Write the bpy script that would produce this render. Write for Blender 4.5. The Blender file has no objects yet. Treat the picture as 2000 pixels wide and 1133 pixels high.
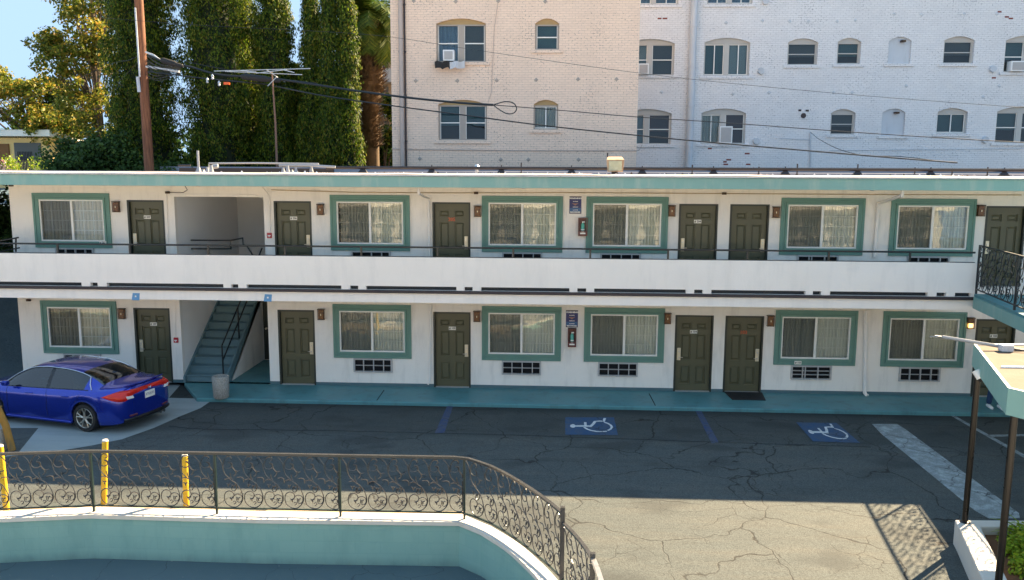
import bpy, bmesh, math, random
import numpy as np
from mathutils import Vector, Matrix
random.seed(7); rng = np.random.default_rng(7)
C = bpy.data.collections.new('place'); bpy.context.scene.collection.children.link(C)
sc = bpy.context.scene
R = math.radians
# ------------------------------------------------------------------ camera
CAM = [14.120227, -21.866008, 5.866340]; YAW, PITCH, ROLL, FPX = 0.0482468, 0.1437948, 0.0050509, 1620.0
def _axes():
    cy, sy, cp, sp, cr, sr = math.cos(YAW), math.sin(YAW), math.cos(PITCH), math.sin(PITCH), math.cos(ROLL), math.sin(ROLL)
    fwd = Vector((-sy*cp, cy*cp, -sp)); right = Vector((cy, sy, 0)); up = right.cross(fwd)
    return cr*right+sr*up, -sr*right+cr*up, fwd
RX, UP, FW = _axes()
def at(px, py, ax, val):
    """point of the plane axis=val that the survey line through (px,py) of the photo meets"""
    d = FW + RX*((px-1000)/FPX) - UP*((py-566.5)/FPX)
    t = (val-CAM[ax])/d[ax]
    return Vector(CAM)+d*t
cd = bpy.data.cameras.new('camera'); cam = bpy.data.objects.new('camera', cd); sc.collection.objects.link(cam)
m = Matrix((RX, UP, -FW)).transposed().to_4x4(); m.translation = Vector(CAM); cam.matrix_world = m
cd.sensor_width = 36; cd.lens = FPX/2000*36; cd.clip_start = .1; cd.clip_end = 3000
sc.camera = cam
# ------------------------------------------------------------------ light
SUN_AZ = 46.0; SUN_EL = 35.7            # azimuth from +y towards +x
SKYCAP = (.74, 1.08, 1.52)
w = bpy.data.worlds.new('World'); sc.world = w; w.use_nodes = True
nt = w.node_tree; bg = nt.nodes['Background']; sky = nt.nodes.new('ShaderNodeTexSky')
sky.sky_type = 'NISHITA'; sky.sun_disc = False; sky.sun_elevation = R(SUN_EL); sky.sun_rotation = R(SUN_AZ)
sky.air_density = 1.0; sky.dust_density = 0.2; sky.ozone_density = 1.5; sky.altitude = 50
# the bright part of the sky towards the sun is limited softly, channel by channel, so that it keeps its blue
sp_ = nt.nodes.new('ShaderNodeSeparateColor'); cb_ = nt.nodes.new('ShaderNodeCombineColor'); nt.links.new(sky.outputs[0], sp_.inputs[0])
for i_, cap_ in enumerate((SKYCAP)):
    mm_ = nt.nodes.new('ShaderNodeMath'); mm_.operation = 'SMOOTH_MIN'; mm_.inputs[1].default_value = cap_; mm_.inputs[2].default_value = cap_*.5
    nt.links.new(sp_.outputs[i_], mm_.inputs[0]); nt.links.new(mm_.outputs[0], cb_.inputs[i_])
nt.links.new(cb_.outputs[0], bg.inputs[0]); bg.inputs[1].default_value = 0.15
sl = bpy.data.lights.new('sun', 'SUN'); sl.energy = 5.0; sl.angle = R(.5); sl.color = (1, .77, .49)
so = bpy.data.objects.new('sun', sl); sc.collection.objects.link(so)
sd = Vector((math.sin(R(SUN_AZ))*math.cos(R(SUN_EL)), math.cos(R(SUN_AZ))*math.cos(R(SUN_EL)), math.sin(R(SUN_EL))))
so.rotation_euler = sd.to_track_quat('Z', 'Y').to_euler(); so.location = (30, 30, 40)
sc.view_settings.view_transform = 'Standard'; sc.view_settings.look = 'None'
sc.view_settings.exposure = 2.4; sc.view_settings.gamma = 1
# ------------------------------------------------------------------ materials
def lin(c):
    if isinstance(c, str):
        c = [int(c[i:i+2], 16)/255 for i in (0, 2, 4)]
        c = [x/12.92 if x <= .04045 else ((x+.055)/1.055)**2.4 for x in c]
    return (c[0], c[1], c[2], 1)
class NT:
    def __init__(s, name):
        s.m = bpy.data.materials.new(name); s.m.use_nodes = True; s.t = s.m.node_tree
        s.b = s.t.nodes['Principled BSDF']; s.out = s.t.nodes['Material Output']
    def n(s, kind, **kw):
        x = s.t.nodes.new('ShaderNode'+kind)
        for k, v in kw.items():
            if k.startswith('i_'): x.inputs[int(k[2:])].default_value = v
            elif k.startswith('I_'): x.inputs[k[2:].replace('_', ' ')].default_value = v
            else: setattr(x, k, v)
        return x
    def l(s, a, b): s.t.links.new(a, b)
    def coord(s, kind='Object', scale=(1, 1, 1), rot=(0, 0, 0)):
        tc = s.n('TexCoord'); mp = s.n('Mapping'); mp.inputs['Scale'].default_value = scale; mp.inputs['Rotation'].default_value = rot
        s.l(tc.outputs[kind], mp.inputs[0]); return mp.outputs[0]
    def noise(s, vec, scale, detail=4, rough=.55):
        x = s.n('TexNoise'); x.inputs['Scale'].default_value = scale; x.inputs['Detail'].default_value = detail; x.inputs['Roughness'].default_value = rough
        s.l(vec, x.inputs['Vector']); return x.outputs[0]
    def ramp(s, fac, stops):
        x = s.n('ValToRGB'); e = x.color_ramp.elements
        while len(e) < len(stops): e.new(.5)
        for el, (p, c) in zip(e, stops): el.position = p; el.color = lin(c) if not isinstance(c, (int, float)) else (c, c, c, 1)
        s.l(fac, x.inputs[0]); return x.outputs[0]
    def mix(s, fac, a, b, mode='MIX'):
        x = s.n('Mix', data_type='RGBA', blend_type=mode)
        for v, i in ((fac, 0), (a, 6), (b, 7)):
            if hasattr(v, 'links'): s.l(v, x.inputs[i])
            elif i == 0: x.inputs[0].default_value = v
            else: x.inputs[i].default_value = lin(v)
        return x.outputs[2]
    def math(s, op, a, b=0., c=None):
        x = s.n('Math', operation=op)
        for i, v in enumerate((a, b) + ((c,) if c is not None else ())):
            if hasattr(v, 'links'): s.l(v, x.inputs[i])
            else: x.inputs[i].default_value = v
        return x.outputs[0]
    def bump(s, h, strength=.3, dist=.01):
        x = s.n('Bump'); x.inputs['Strength'].default_value = strength; x.inputs['Distance'].default_value = dist
        s.l(h, x.inputs['Height']); s.l(x.outputs[0], s.b.inputs['Normal'])
    def done(s, col=None, rough=None, metal=None, spec=None):
        if col is not None:
            if hasattr(col, 'links'): s.l(col, s.b.inputs['Base Color'])
            else: s.b.inputs['Base Color'].default_value = lin(col)
        if rough is not None:
            if hasattr(rough, 'links'): s.l(rough, s.b.inputs['Roughness'])
            else: s.b.inputs['Roughness'].default_value = rough
        if metal is not None: s.b.inputs['Metallic'].default_value = metal
        if spec is not None: s.b.inputs['Specular IOR Level'].default_value = spec
        return s.m
def painted(name, col, var=.12, rough=.55, scale=3, bump=.15, dirt=None, bscale=60, metal=0, spec=.5):
    """paint or plaster: base colour with soft mottling, fine grain and optional streaks of dirt"""
    k = NT(name); v = k.coord()
    n1 = k.noise(v, scale, 5, .6); c = lin(col)
    a = [x*(1-var) for x in c[:3]]; b = [min(1, x*(1+var)) for x in c[:3]]
    base = k.mix(n1, a, b)
    if dirt:
        v2 = k.coord(scale=(1.2, 1.2, .22)); n2 = k.noise(v2, 2.6, 6, .65)
        f = k.ramp(n2, [(.5, 0), (.72, 1)]); f = k.math('MULTIPLY', f, dirt[1]); base = k.mix(f, base, dirt[0])
    n3 = k.noise(v, bscale, 3, .6); k.bump(n3, bump, .006)
    r = k.math('MULTIPLY_ADD', n1, .25, rough-.12)
    return k.done(base, r, metal, spec)
def flat(name, col, rough=.5, metal=0, spec=.5): return painted(name, col, .08, rough, 6, .03, None, 40, metal, spec)
M = {}
M['stucco'] = painted('white_stucco', (.85, .80, .73), .08, .8, .9, .9, ((.52, .49, .44), .45), 30)
M['stucco_in'] = painted('grey_stucco', (.86, .83, .79), .05, .8, 1.2, .5, None, 45)
M['parapet'] = painted('white_parapet', (.84, .79, .73), .07, .75, .8, .5, ((.56, .54, .51), .25), 35)
M['teal'] = painted('teal_paint', (.120, .25, .205), .12, .5, 2, .12, ((.10, .2, .2), .25))
M['fascia'] = painted('fascia_teal', (.205, .375, .335), .15, .55, 1.1, .2, ((.42, .5, .42), .55), 25)
k = NT('block_teal'); v = k.coord(); sx = k.n('SeparateXYZ'); k.l(v, sx.inputs[0]); cx = k.n('CombineXYZ'); k.l(k.math('SUBTRACT', sx.outputs[0], k.math('MULTIPLY', sx.outputs[1], .6)), cx.inputs[0]); k.l(sx.outputs[2], cx.inputs[1])
b = k.n('TexBrick'); k.l(cx.outputs[0], b.inputs['Vector']); b.inputs['Scale'].default_value = 1; b.inputs['Brick Width'].default_value = .42; b.inputs['Row Height'].default_value = .205; b.inputs['Mortar Size'].default_value = .006; b.inputs['Mortar Smooth'].default_value = .6
b.inputs['Color1'].default_value = lin((.23, .41, .37)); b.inputs['Color2'].default_value = lin((.21, .39, .355)); b.inputs['Mortar'].default_value = lin((.20, .375, .345))
n1 = k.noise(k.coord(scale=(1, 1, .35)), 2.4, 6, .65); n2 = k.noise(v, 24, 4, .6); c = k.mix(k.math('MULTIPLY', k.ramp(n1, [(.48, 0), (.72, 1)]), .45), b.outputs[0], (.13, .27, .26))
foot = k.n('MapRange'); foot.inputs[1].default_value = .16; foot.inputs[2].default_value = 0; k.l(sx.outputs[2], foot.inputs[0]); c = k.mix(k.math('MULTIPLY', foot.outputs[0], k.math('MULTIPLY', n1, .7)), c, (.06, .10, .11))
k.bump(k.math('SUBTRACT', k.math('MULTIPLY', n2, .5), b.outputs[1]), .18, .01); M['wallteal'] = k.done(c, .6)
M['walk'] = painted('walkway_teal', (.075, .225, .24), .22, .5, 1.3, .25, ((.045, .09, .10), .5), 30)
M['stairteal'] = painted('stair_teal', (.13, .215, .235), .2, .6, 2, .2)
M['skirt'] = painted('skirting_teal', (.07, .14, .16), .15, .6, 2, .2)
M['door'] = painted('olive_door', (.085, .084, .046), .12, .42, 1.5, .05)
M['jamb'] = painted('dark_jamb', (.022, .028, .022), .15, .45, 2, .05)
M['sash'] = flat('white_vinyl', (.78, .77, .72), .35)
M['muntin'] = flat('muntin_white', (.85, .85, .80), .4)
M['black'] = painted('black_iron', (.010, .013, .015), .3, .35, 8, .1)
M['iron'] = painted('iron_grey_black', (.050, .050, .050), .4, .22, 6, .1, None, 60, .1)
M['poleiron'] = painted('pole_iron', (.012, .010, .009), .4, .3, 6, .1, None, 60, .3)
M['irongreen'] = painted('iron_green_black', (.012, .024, .022), .4, .3, 6, .1)
M['ledge'] = painted('ledge_brown', (.035, .026, .030), .3, .6, 2, .2)
M['slotdark'] = painted('gap_shade', (.010, .018, .028), .2, .6, 2, .2)
M['grille'] = painted('grille_alu', (.42, .41, .40), .12, .45, 6, .1)
M['dark'] = flat('dark_void', (.008, .010, .014), .8)
M['plate'] = flat('plate_cream', (.80, .78, .70), .4)
M['ink'] = flat('ink_black', (.02, .02, .02), .5)
M['orange'] = flat('orange_number', (.55, .10, .03), .5)
M['lock'] = painted('brass_lock', (.75, .66, .48), .15, .35, 8, .05, None, 40, .3)
M['steel'] = painted('steel', (.6, .58, .55), .1, .3, 8, .05, None, 40, .8)
M['red'] = flat('alarm_red', (.42, .02, .03), .35)
M['extred'] = flat('cabinet_red', (.11, .02, .02), .35)
M['greenish'] = flat('bottle_green', (.10, .42, .33), .3)
M['signblue'] = flat('sign_blue', (.012, .02, .13), .4)
M['white'] = flat('white_paint', (.8, .8, .78), .5)
M['yellow'] = painted('yellow_paint', (.50, .33, .012), .15, .45, 5, .15, ((.25, .13, .02), .5), 30)
M['oldyellow'] = painted('worn_yellow', (.36, .19, .035), .3, .7, 6, .4, ((.08, .09, .07), .9), 30)
M['blueline'] = painted('blue_marking', (.012, .035, .12), .3, .7, 5, .3, ((.02, .04, .06), .75), 60)
M['bluepad'] = painted('blue_symbol_pad', (.014, .055, .13), .15, .65, 4, .25, ((.02, .05, .09), .6), 60)
M['mark'] = painted('white_marking', (.36, .41, .42), .2, .8, 4, .4, ((.10, .12, .13), .85), 60)
M['tape'] = flat('blue_tape', (.10, .28, .50), .5)
M['rubber'] = painted('rubber', (.012, .012, .013), .2, .7, 20, .3)
M['silver'] = painted('roof_coating', (.46, .40, .38), .15, .5, 1.5, .4, ((.3, .28, .28), .6), 12)
M['roofgrey'] = painted('roof_felt', (.26, .27, .31), .2, .8, 1.5, .5, None, 20)
M['drip'] = painted('drip_edge', (.55, .55, .56), .12, .4, 1.5, .2, ((.25, .25, .26), .5))
M['pipeblack'] = painted('pipe_black', (.018, .012, .012), .3, .4, 4, .1)
M['pipewhite'] = painted('pipe_white', (.26, .28, .30), .1, .4, 4, .1, ((.3, .3, .3), .5))
M['pebble'] = None
# lamp shade: brown slag glass with a cast lattice
k = NT('amber_shade'); v = k.coord(scale=(1, 1, 1)); n = k.noise(v, 18, 3)
M['amber'] = k.done(k.ramp(n, [(.3, (.03, .010, .003)), (.55, (.15, .05, .008)), (.8, (.30, .12, .015))]), .3)
M['bronze'] = painted('bronze', (.055, .028, .014), .3, .4, 8, .1, None, 40, .5)
k = NT('lit_bulb'); k.b.inputs['Emission Color'].default_value = (1, .55, .15, 1); k.b.inputs['Emission Strength'].default_value = .9; M['bulb'] = k.done((.8, .5, .2), .4)
def brick_mat(name, c1, c2, pit):
    k = NT(name); v = k.coord()
    # swap so that the courses run along x with z up
    sx = k.n('SeparateXYZ'); k.l(v, sx.inputs[0]); cx = k.n('CombineXYZ')
    xy = k.math('ADD', sx.outputs[0], sx.outputs[1]); k.l(xy, cx.inputs[0]); k.l(sx.outputs[2], cx.inputs[1])
    wv = k.noise(cx.outputs[0], 1.7, 3); off = k.math('MULTIPLY', wv, .05)
    vv = k.n('VectorMath', operation='ADD'); k.l(cx.outputs[0], vv.inputs[0]); k.l(off, vv.inputs[1])
    b = k.n('TexBrick'); k.l(vv.outputs[0], b.inputs['Vector'])
    b.inputs['Scale'].default_value = 1; b.inputs['Brick Width'].default_value = .23; b.inputs['Row Height'].default_value = .088
    b.inputs['Mortar Size'].default_value = .011; b.inputs['Mortar Smooth'].default_value = .4; b.inputs['Bias'].default_value = -.2
    b.inputs['Color1'].default_value = lin(c1); b.inputs['Color2'].default_value = lin(c2)
    b.inputs['Mortar'].default_value = lin([x*.80 for x in lin(c1)[:3]])
    n1 = k.noise(v, .45, 6, .65); col = k.mix(k.math('MULTIPLY', k.ramp(n1, [(.42, 0), (.7, 1)]), .35), b.outputs[0], [x*.72 for x in lin(c1)[:3]])
    # dark pits where the paint has failed, mostly in the joints
    vp = k.coord(scale=(1, 1, 1.6)); n2 = k.noise(vp, 13, 3, .6); n3 = k.noise(v, .8, 4)
    thr = k.math('MULTIPLY_ADD', n3, -.34, .85); pits = k.math('GREATER_THAN', k.math('ADD', n2, k.math('MULTIPLY', b.outputs[1], .09)), thr)
    col = k.mix(k.math('MULTIPLY', pits, .62), col, pit)
    h = k.math('SUBTRACT', 1.0, b.outputs[1]); h = k.math('SUBTRACT', h, k.math('MULTIPLY', pits, 1.2)); h = k.math('MULTIPLY_ADD', k.noise(v, 30, 3), .4, h)
    k.bump(h, .45, .010)
    return k.done(col, .7)
M['brick_beige'] = brick_mat('painted_brick_beige', (.86, .66, .51), (.80, .61, .47), (.09, .07, .07))
M['brick_white'] = brick_mat('painted_brick_white', (.76, .76, .76), (.70, .70, .705), (.09, .10, .13))
M['trimbeige'] = painted('beige_trim', (.38, .33, .28), .08, .6, 3, .2)
M['lintel'] = painted('tan_lintel', (.40, .28, .13), .1, .7, 3, .2)
M['trimgrey'] = painted('grey_trim', (.47, .46, .43), .08, .6, 3, .2)
M['pipebeige'] = painted('pipe_beige', (.46, .38, .33), .08, .5, 3, .2)
M['pipegrey'] = painted('pipe_pale', (.52, .56, .60), .08, .45, 3, .2, ((.3, .3, .3), .5))
# glass: a thin pane, reflecting at the surface and clear behind, faintly uneven
def glass_mat(name, tint, refl=.16, wob=.35, dark=0.):
    k = NT(name); t = k.t; v = k.coord(scale=(1, 1, 1.7)); n = k.noise(v, 1.3, 2, .45)
    bp_ = k.n('Bump'); bp_.inputs['Strength'].default_value = wob; bp_.inputs['Distance'].default_value = .02; k.l(n, bp_.inputs['Height'])
    g = k.n('BsdfGlossy'); g.inputs['Roughness'].default_value = .015; k.l(bp_.outputs[0], g.inputs['Normal'])
    tr = k.n('BsdfTransparent'); tr.inputs[0].default_value = lin(tint)
    f = k.n('Fresnel'); f.inputs[0].default_value = 1.5; k.l(bp_.outputs[0], f.inputs[1])
    fac = k.math('ADD', f.outputs[0], refl)
    mx = k.n('MixShader'); k.l(fac, mx.inputs[0]); k.l(tr.outputs[0], mx.inputs[1]); k.l(g.outputs[0], mx.inputs[2])
    k.l(mx.outputs[0], k.out.inputs[0]); return k.m
M['glass'] = glass_mat('window_glass', (.93, .95, .94), .015, .22)
M['glassold'] = glass_mat('old_glass', (.72, .78, .80), .0, .25)
k = NT('insect_screen'); tr = k.n('BsdfTransparent'); df = k.n('BsdfDiffuse'); df.inputs[0].default_value = (.035, .037, .036, 1)
mx = k.n('MixShader'); mx.inputs[0].default_value = .42; k.l(tr.outputs[0], mx.inputs[1]); k.l(df.outputs[0], mx.inputs[2]); k.l(mx.outputs[0], k.out.inputs[0]); M['screen'] = k.m
def blind_mat(name, col, freq=26):
    k = NT(name); v = k.coord(); wv = k.n('TexWave', wave_type='BANDS', bands_direction='X'); k.l(v, wv.inputs[0])
    wv.inputs['Scale'].default_value = freq*.31/2; wv.inputs['Distortion'].default_value = .9; wv.inputs['Detail'].default_value = 2; wv.inputs['Detail Scale'].default_value = .6
    c = lin(col); base = k.mix(k.math('MULTIPLY', wv.outputs[1], .45), [x for x in c[:3]], [x*.62 for x in c[:3]])
    k.bump(wv.outputs[1], .8, .03); return k.done(base, .8)
M['blind'] = blind_mat('vertical_blind', (.86, .87, .80))
M['sheer'] = blind_mat('sheer_curtain', (.86, .80, .68), 20)
M['bluecurtain'] = blind_mat('blue_curtain', (.30, .44, .60), 14)
M['greyblind'] = painted('roller_blind', (.13, .135, .13), .1, .8, 2, .1)
M['tealblind'] = painted('teal_blind', (.10, .20, .21), .1, .8, 2, .1)
M['paleblind'] = painted('pale_blind', (.42, .50, .50), .1, .8, 2, .1)
M['brownblind'] = painted('mauve_blind', (.13, .06, .06), .1, .8, 2, .1)
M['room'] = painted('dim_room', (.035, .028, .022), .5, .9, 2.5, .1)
# ground: asphalt with long wandering cracks
def cracks(k, v, scale, width, seedoff):
    mp = k.n('Mapping'); k.l(v, mp.inputs[0]); mp.inputs['Location'].default_value = (seedoff, seedoff*.7, 0)
    n = k.n('TexNoise'); n.inputs['Scale'].default_value = scale*2.2; n.inputs['Detail'].default_value = 6; k.l(mp.outputs[0], n.inputs['Vector'])
    sub = k.n('VectorMath', operation='SUBTRACT'); k.l(n.outputs[1], sub.inputs[0]); sub.inputs[1].default_value = (.5, .5, .5)
    scl = k.n('VectorMath', operation='SCALE'); k.l(sub.outputs[0], scl.inputs[0]); scl.inputs['Scale'].default_value = .42/scale
    ad = k.n('VectorMath', operation='ADD'); k.l(mp.outputs[0], ad.inputs[0]); k.l(scl.outputs[0], ad.inputs[1])
    vo = k.n('TexVoronoi', feature='DISTANCE_TO_EDGE'); vo.inputs['Scale'].default_value = scale; k.l(ad.outputs[0], vo.inputs['Vector'])
    vo.inputs['Randomness'].default_value = 1
    wn = k.noise(v, 1.3, 3); wd = k.math('MULTIPLY', wn, width*2)
    d = k.math('SUBTRACT', wd, vo.outputs[0]); d = k.math('DIVIDE', d, width); x = k.n('Clamp'); k.l(d, x.inputs[0]); return x.outputs[0]
k = NT('asphalt'); v = k.coord()
fine = k.noise(v, 55, 4, .7); mid = k.noise(v, 1.6, 5, .6); big = k.noise(v, .22, 4, .6)
streak = k.noise(k.coord(scale=(.35, 2.2, 1)), 1.4, 5, .65)
c = k.mix(big, (.056, .072, .074), (.084, .092, .086)); c = k.mix(k.math('MULTIPLY', mid, .5), c, (.068, .074, .070))
c = k.mix(k.math('MULTIPLY', k.ramp(streak, [(.45, 0), (.75, 1)]), .35), c, (.12, .11, .09))
g = k.ramp(fine, [(.35, .5), (.65, 1.4)]); c = k.mix(1.0, c, g, 'MULTIPLY')
# oil-dark band in the bays along the walkway
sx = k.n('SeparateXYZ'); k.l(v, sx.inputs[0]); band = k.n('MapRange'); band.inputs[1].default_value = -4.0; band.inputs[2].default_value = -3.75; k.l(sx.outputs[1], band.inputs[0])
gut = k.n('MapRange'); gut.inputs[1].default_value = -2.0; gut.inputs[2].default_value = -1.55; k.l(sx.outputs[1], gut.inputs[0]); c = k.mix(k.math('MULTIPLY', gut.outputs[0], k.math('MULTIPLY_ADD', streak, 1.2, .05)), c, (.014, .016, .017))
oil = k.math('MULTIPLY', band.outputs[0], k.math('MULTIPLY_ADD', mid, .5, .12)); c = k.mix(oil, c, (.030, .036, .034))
pv = k.noise(k.coord(scale=(1, 1.6, 1)), .55, 3); c = k.mix(k.math('MULTIPLY', k.ramp(pv, [(.54, 0), (.66, 1)]), .55), c, (.030, .034, .034))
sp2 = k.noise(v, 7, 3, .6); c = k.mix(k.math('MULTIPLY', k.ramp(sp2, [(.70, 0), (.76, 1)]), .6), c, (.02, .022, .022)); tyre = k.noise(k.coord(scale=(.12, 3.2, 1)), 1.1, 4, .6); c = k.mix(k.math('MULTIPLY', k.ramp(tyre, [(.56, 0), (.7, 1)]), .35), c, (.035, .038, .038))
cr1 = cracks(k, v, .42, .0085, 3.1); cr2 = cracks(k, v, 1.0, .009, 9.2)
msk = k.ramp(k.noise(v, .5, 2), [(.46, 0), (.56, 1)]); cr2 = k.math('MULTIPLY', cr2, msk)
msk1 = k.ramp(k.noise(k.coord(scale=(1, 1, 1), rot=(0, 0, .6)), .35, 2), [(.30, 0), (.38, 1)]); cr1 = k.math('MULTIPLY', cr1, msk1)
cr = k.math('MAXIMUM', cr1, k.math('MULTIPLY', cr2, .75))
c = k.mix(k.math('MULTIPLY', cr, .88), c, (.012, .011, .010))
h = k.math('MULTIPLY_ADD', cr, -1.5, fine); k.bump(h, .35, .012)
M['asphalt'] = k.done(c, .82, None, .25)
def worn(name, col, amount, sc_):
    k = NT(name); v = k.coord(); n1 = k.noise(v, sc_, 6, .75); n2 = k.noise(v, 45, 3, .7); f = k.ramp(n1, [(.5-amount*.2, 0), (.62-amount*.12, 1)]); f = k.math('MULTIPLY', f, k.ramp(n2, [(.3, .35), (.6, 1)]))
    c = k.mix(k.noise(v, 3, 4), [x*.85 for x in col], [min(1, x*1.15) for x in col]); c = k.mix(k.math('MULTIPLY', f, amount), c, (.075, .085, .082)); c = k.mix(k.math('MULTIPLY', cracks(k, v, .9, .012, 5.5), .85), c, (.012, .012, .012))
    k.bump(n2, .3, .008); return k.done(c, .8)
M['mark'] = worn('worn_white_marking', (.36, .41, .42), .75, 3.5); M['bluepad'] = worn('worn_blue_pad', (.012, .062, .155), .55, 4); M['blueline'] = worn('worn_blue_line', (.012, .038, .13), .7, 5); M['symbolwhite'] = worn('worn_white_symbol', (.66, .68, .68), .4, 7)
k = NT('old_driveway'); v = k.coord(scale=(1, 1, 3)); n1 = k.noise(v, 1.2, 6, .7)
k.bump(n1, .8, .1); M['driveway'] = k.done(k.mix(n1, (.03, .06, .085), (.09, .15, .18)), .8)
k = NT('apron_concrete'); v = k.coord(); n1 = k.noise(v, .9, 6, .65); n2 = k.noise(v, 40, 3)
st = k.noise(k.coord(scale=(.5, 3, 1), rot=(0, 0, -.5)), 1.2, 5, .7); c = k.mix(n1, (.22, .26, .26), (.32, .35, .34)); c = k.mix(k.math('MULTIPLY', k.ramp(st, [(.5, 0), (.75, 1)]), .4), c, (.13, .16, .17))
k.bump(n2, .2, .005); M['apron'] = k.done(c, .75)
k = NT('lower_deck_paint'); v = k.coord(); n1 = k.noise(v, .9, 6, .7); n2 = k.noise(v, 9, 4, .7); n3 = k.noise(v, 40, 3, .6); c = k.mix(n1, (.05, .085, .10), (.10, .14, .15))
c = k.mix(k.ramp(n2, [(.68, 0), (.72, 1)]), c, (.28, .27, .24)); c = k.mix(k.math('MULTIPLY', cracks(k, v, .7, .006, 2.2), .7), c, (.02, .025, .03)); k.bump(n3, .3, .006); M['deck'] = k.done(c, .6)
M['court'] = painted('bounce_concrete', (.50, .48, .44), .12, .8, .8, .3, ((.4, .35, .28), .4), 20)
M['cap'] = painted('cap_white', (.62, .58, .52), .08, .7, 3, .3, ((.5, .4, .28), .3), 30)
M['sand'] = painted('sandy_edge', (.33, .25, .16), .25, .9, 6, .5, None, 80)
M['aggregate'] = None
k = NT('aggregate_concrete'); v = k.coord(); vo = k.n('TexVoronoi'); vo.inputs['Scale'].default_value = 55; k.l(v, vo.inputs[0])
c = k.mix(vo.outputs[1], (.22, .21, .18), (.42, .40, .36)); k.bump(vo.outputs[0], .5, .01); M['aggregate'] = k.done(c, .85)
k = NT('pole_wood'); v = k.coord(scale=(6, 6, .5)); n1 = k.noise(v, 3, 6, .65); n2 = k.noise(k.coord(), 1.1, 4)
c = k.ramp(n1, [(.25, (.055, .022, .012)), (.5, (.20, .075, .033)), (.8, (.34, .15, .07))]); k.bump(n1, .6, .02)
M['wood'] = k.done(c, .8)
M['housewall'] = painted('yellow_stucco', (.90, .64, .27), .06, .8, 2, .3)
M['housebrown'] = painted('brown_panel', (.22, .10, .03), .1, .7, 2, .2)
M['towertan'] = painted('tower_tan', (.42, .31, .20), .08, .8, 1, .2)
M['towergrey'] = painted('tower_grey', (.40, .38, .36), .08, .8, 1, .2)
M['canopyroof'] = painted('tan_rolled_roof', (.125, .095, .065), .3, .9, 3, .6, ((.16, .12, .09), .6), 25)
M['soil'] = painted('soil', (.16, .07, .03), .3, .95, 8, .8, None, 30)
def leaf_mat(name, stops, rough=.55, trans=.35):
    k = NT(name); gi = k.n('NewGeometry'); col = k.ramp(gi.outputs['Random Per Island'], stops)
    k.l(col, k.b.inputs['Base Color']); k.b.inputs['Roughness'].default_value = rough; k.b.inputs['Specular IOR Level'].default_value = .25
    tl = k.n('BsdfTranslucent'); k.l(col, tl.inputs[0]); mx = k.n('MixShader'); mx.inputs[0].default_value = trans
    k.l(k.b.outputs[0], mx.inputs[1]); k.l(tl.outputs[0], mx.inputs[2]); k.l(mx.outputs[0], k.out.inputs[0]); return k.m
M['cypress'] = leaf_mat('cypress_leaf', [(0, (.010, .028, .006)), (.4, (.045, .095, .010)), (.8, (.17, .23, .014)), (1, (.22, .17, .03))], .55, .5)
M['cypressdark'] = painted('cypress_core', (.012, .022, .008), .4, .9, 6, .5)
M['sycamore'] = leaf_mat('autumn_leaf', [(0, (.06, .11, .012)), (.4, (.16, .19, .02)), (.8, (.32, .27, .035)), (1, (.36, .20, .03))], .5, .45)
M['bushleaf'] = leaf_mat('dark_bush_leaf', [(0, (.022, .050, .014)), (.6, (.045, .10, .022)), (1, (.09, .15, .03))])
M['yuccaleaf'] = leaf_mat('fresh_leaf', [(0, (.12, .22, .015)), (.6, (.26, .38, .02)), (1, (.45, .45, .04))])
M['frond'] = leaf_mat('palm_leaf', [(0, (.035, .075, .015)), (.6, (.09, .15, .02)), (1, (.20, .22, .03))])
M['bark'] = painted('bark', (.16, .12, .09), .4, .9, 5, .8, None, 12)
M['palmbark'] = painted('palm_bark', (.13, .085, .045), .5, .9, 5, .9, ((.05, .03, .015), .9), 14)
M['flower'] = leaf_mat('flower', [(0, (.55, .25, .45)), (.5, (.65, .62, .6)), (1, (.5, .15, .2))])
k = NT('car_paint'); k.b.inputs['Metallic'].default_value = .6; k.b.inputs['Coat Weight'].default_value = 1; k.b.inputs['Coat Roughness'].default_value = .03; M['carblue'] = k.done((.003, .026, .36), .2)
M['carblack'] = flat('car_trim_black', (.008, .008, .01), .3)
M['carglass'] = glass_mat('car_glass', (.30, .38, .40), .07, .05)
M['carred'] = flat('tail_red', (.60, .02, .01), .12)
M['chrome'] = flat('chrome', (.7, .7, .72), .12, 1)
M['rim'] = flat('alloy', (.55, .52, .45), .3, .8)
M['jeans'] = painted('jeans', (.02, .05, .12), .25, .9, 20, .3)
M['shirt'] = painted('shirt', (.06, .06, .07), .2, .9, 10, .3)
M['skin'] = flat('skin', (.42, .25, .17), .5)
M['hair'] = flat('hair', (.02, .015, .01), .7)
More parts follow.
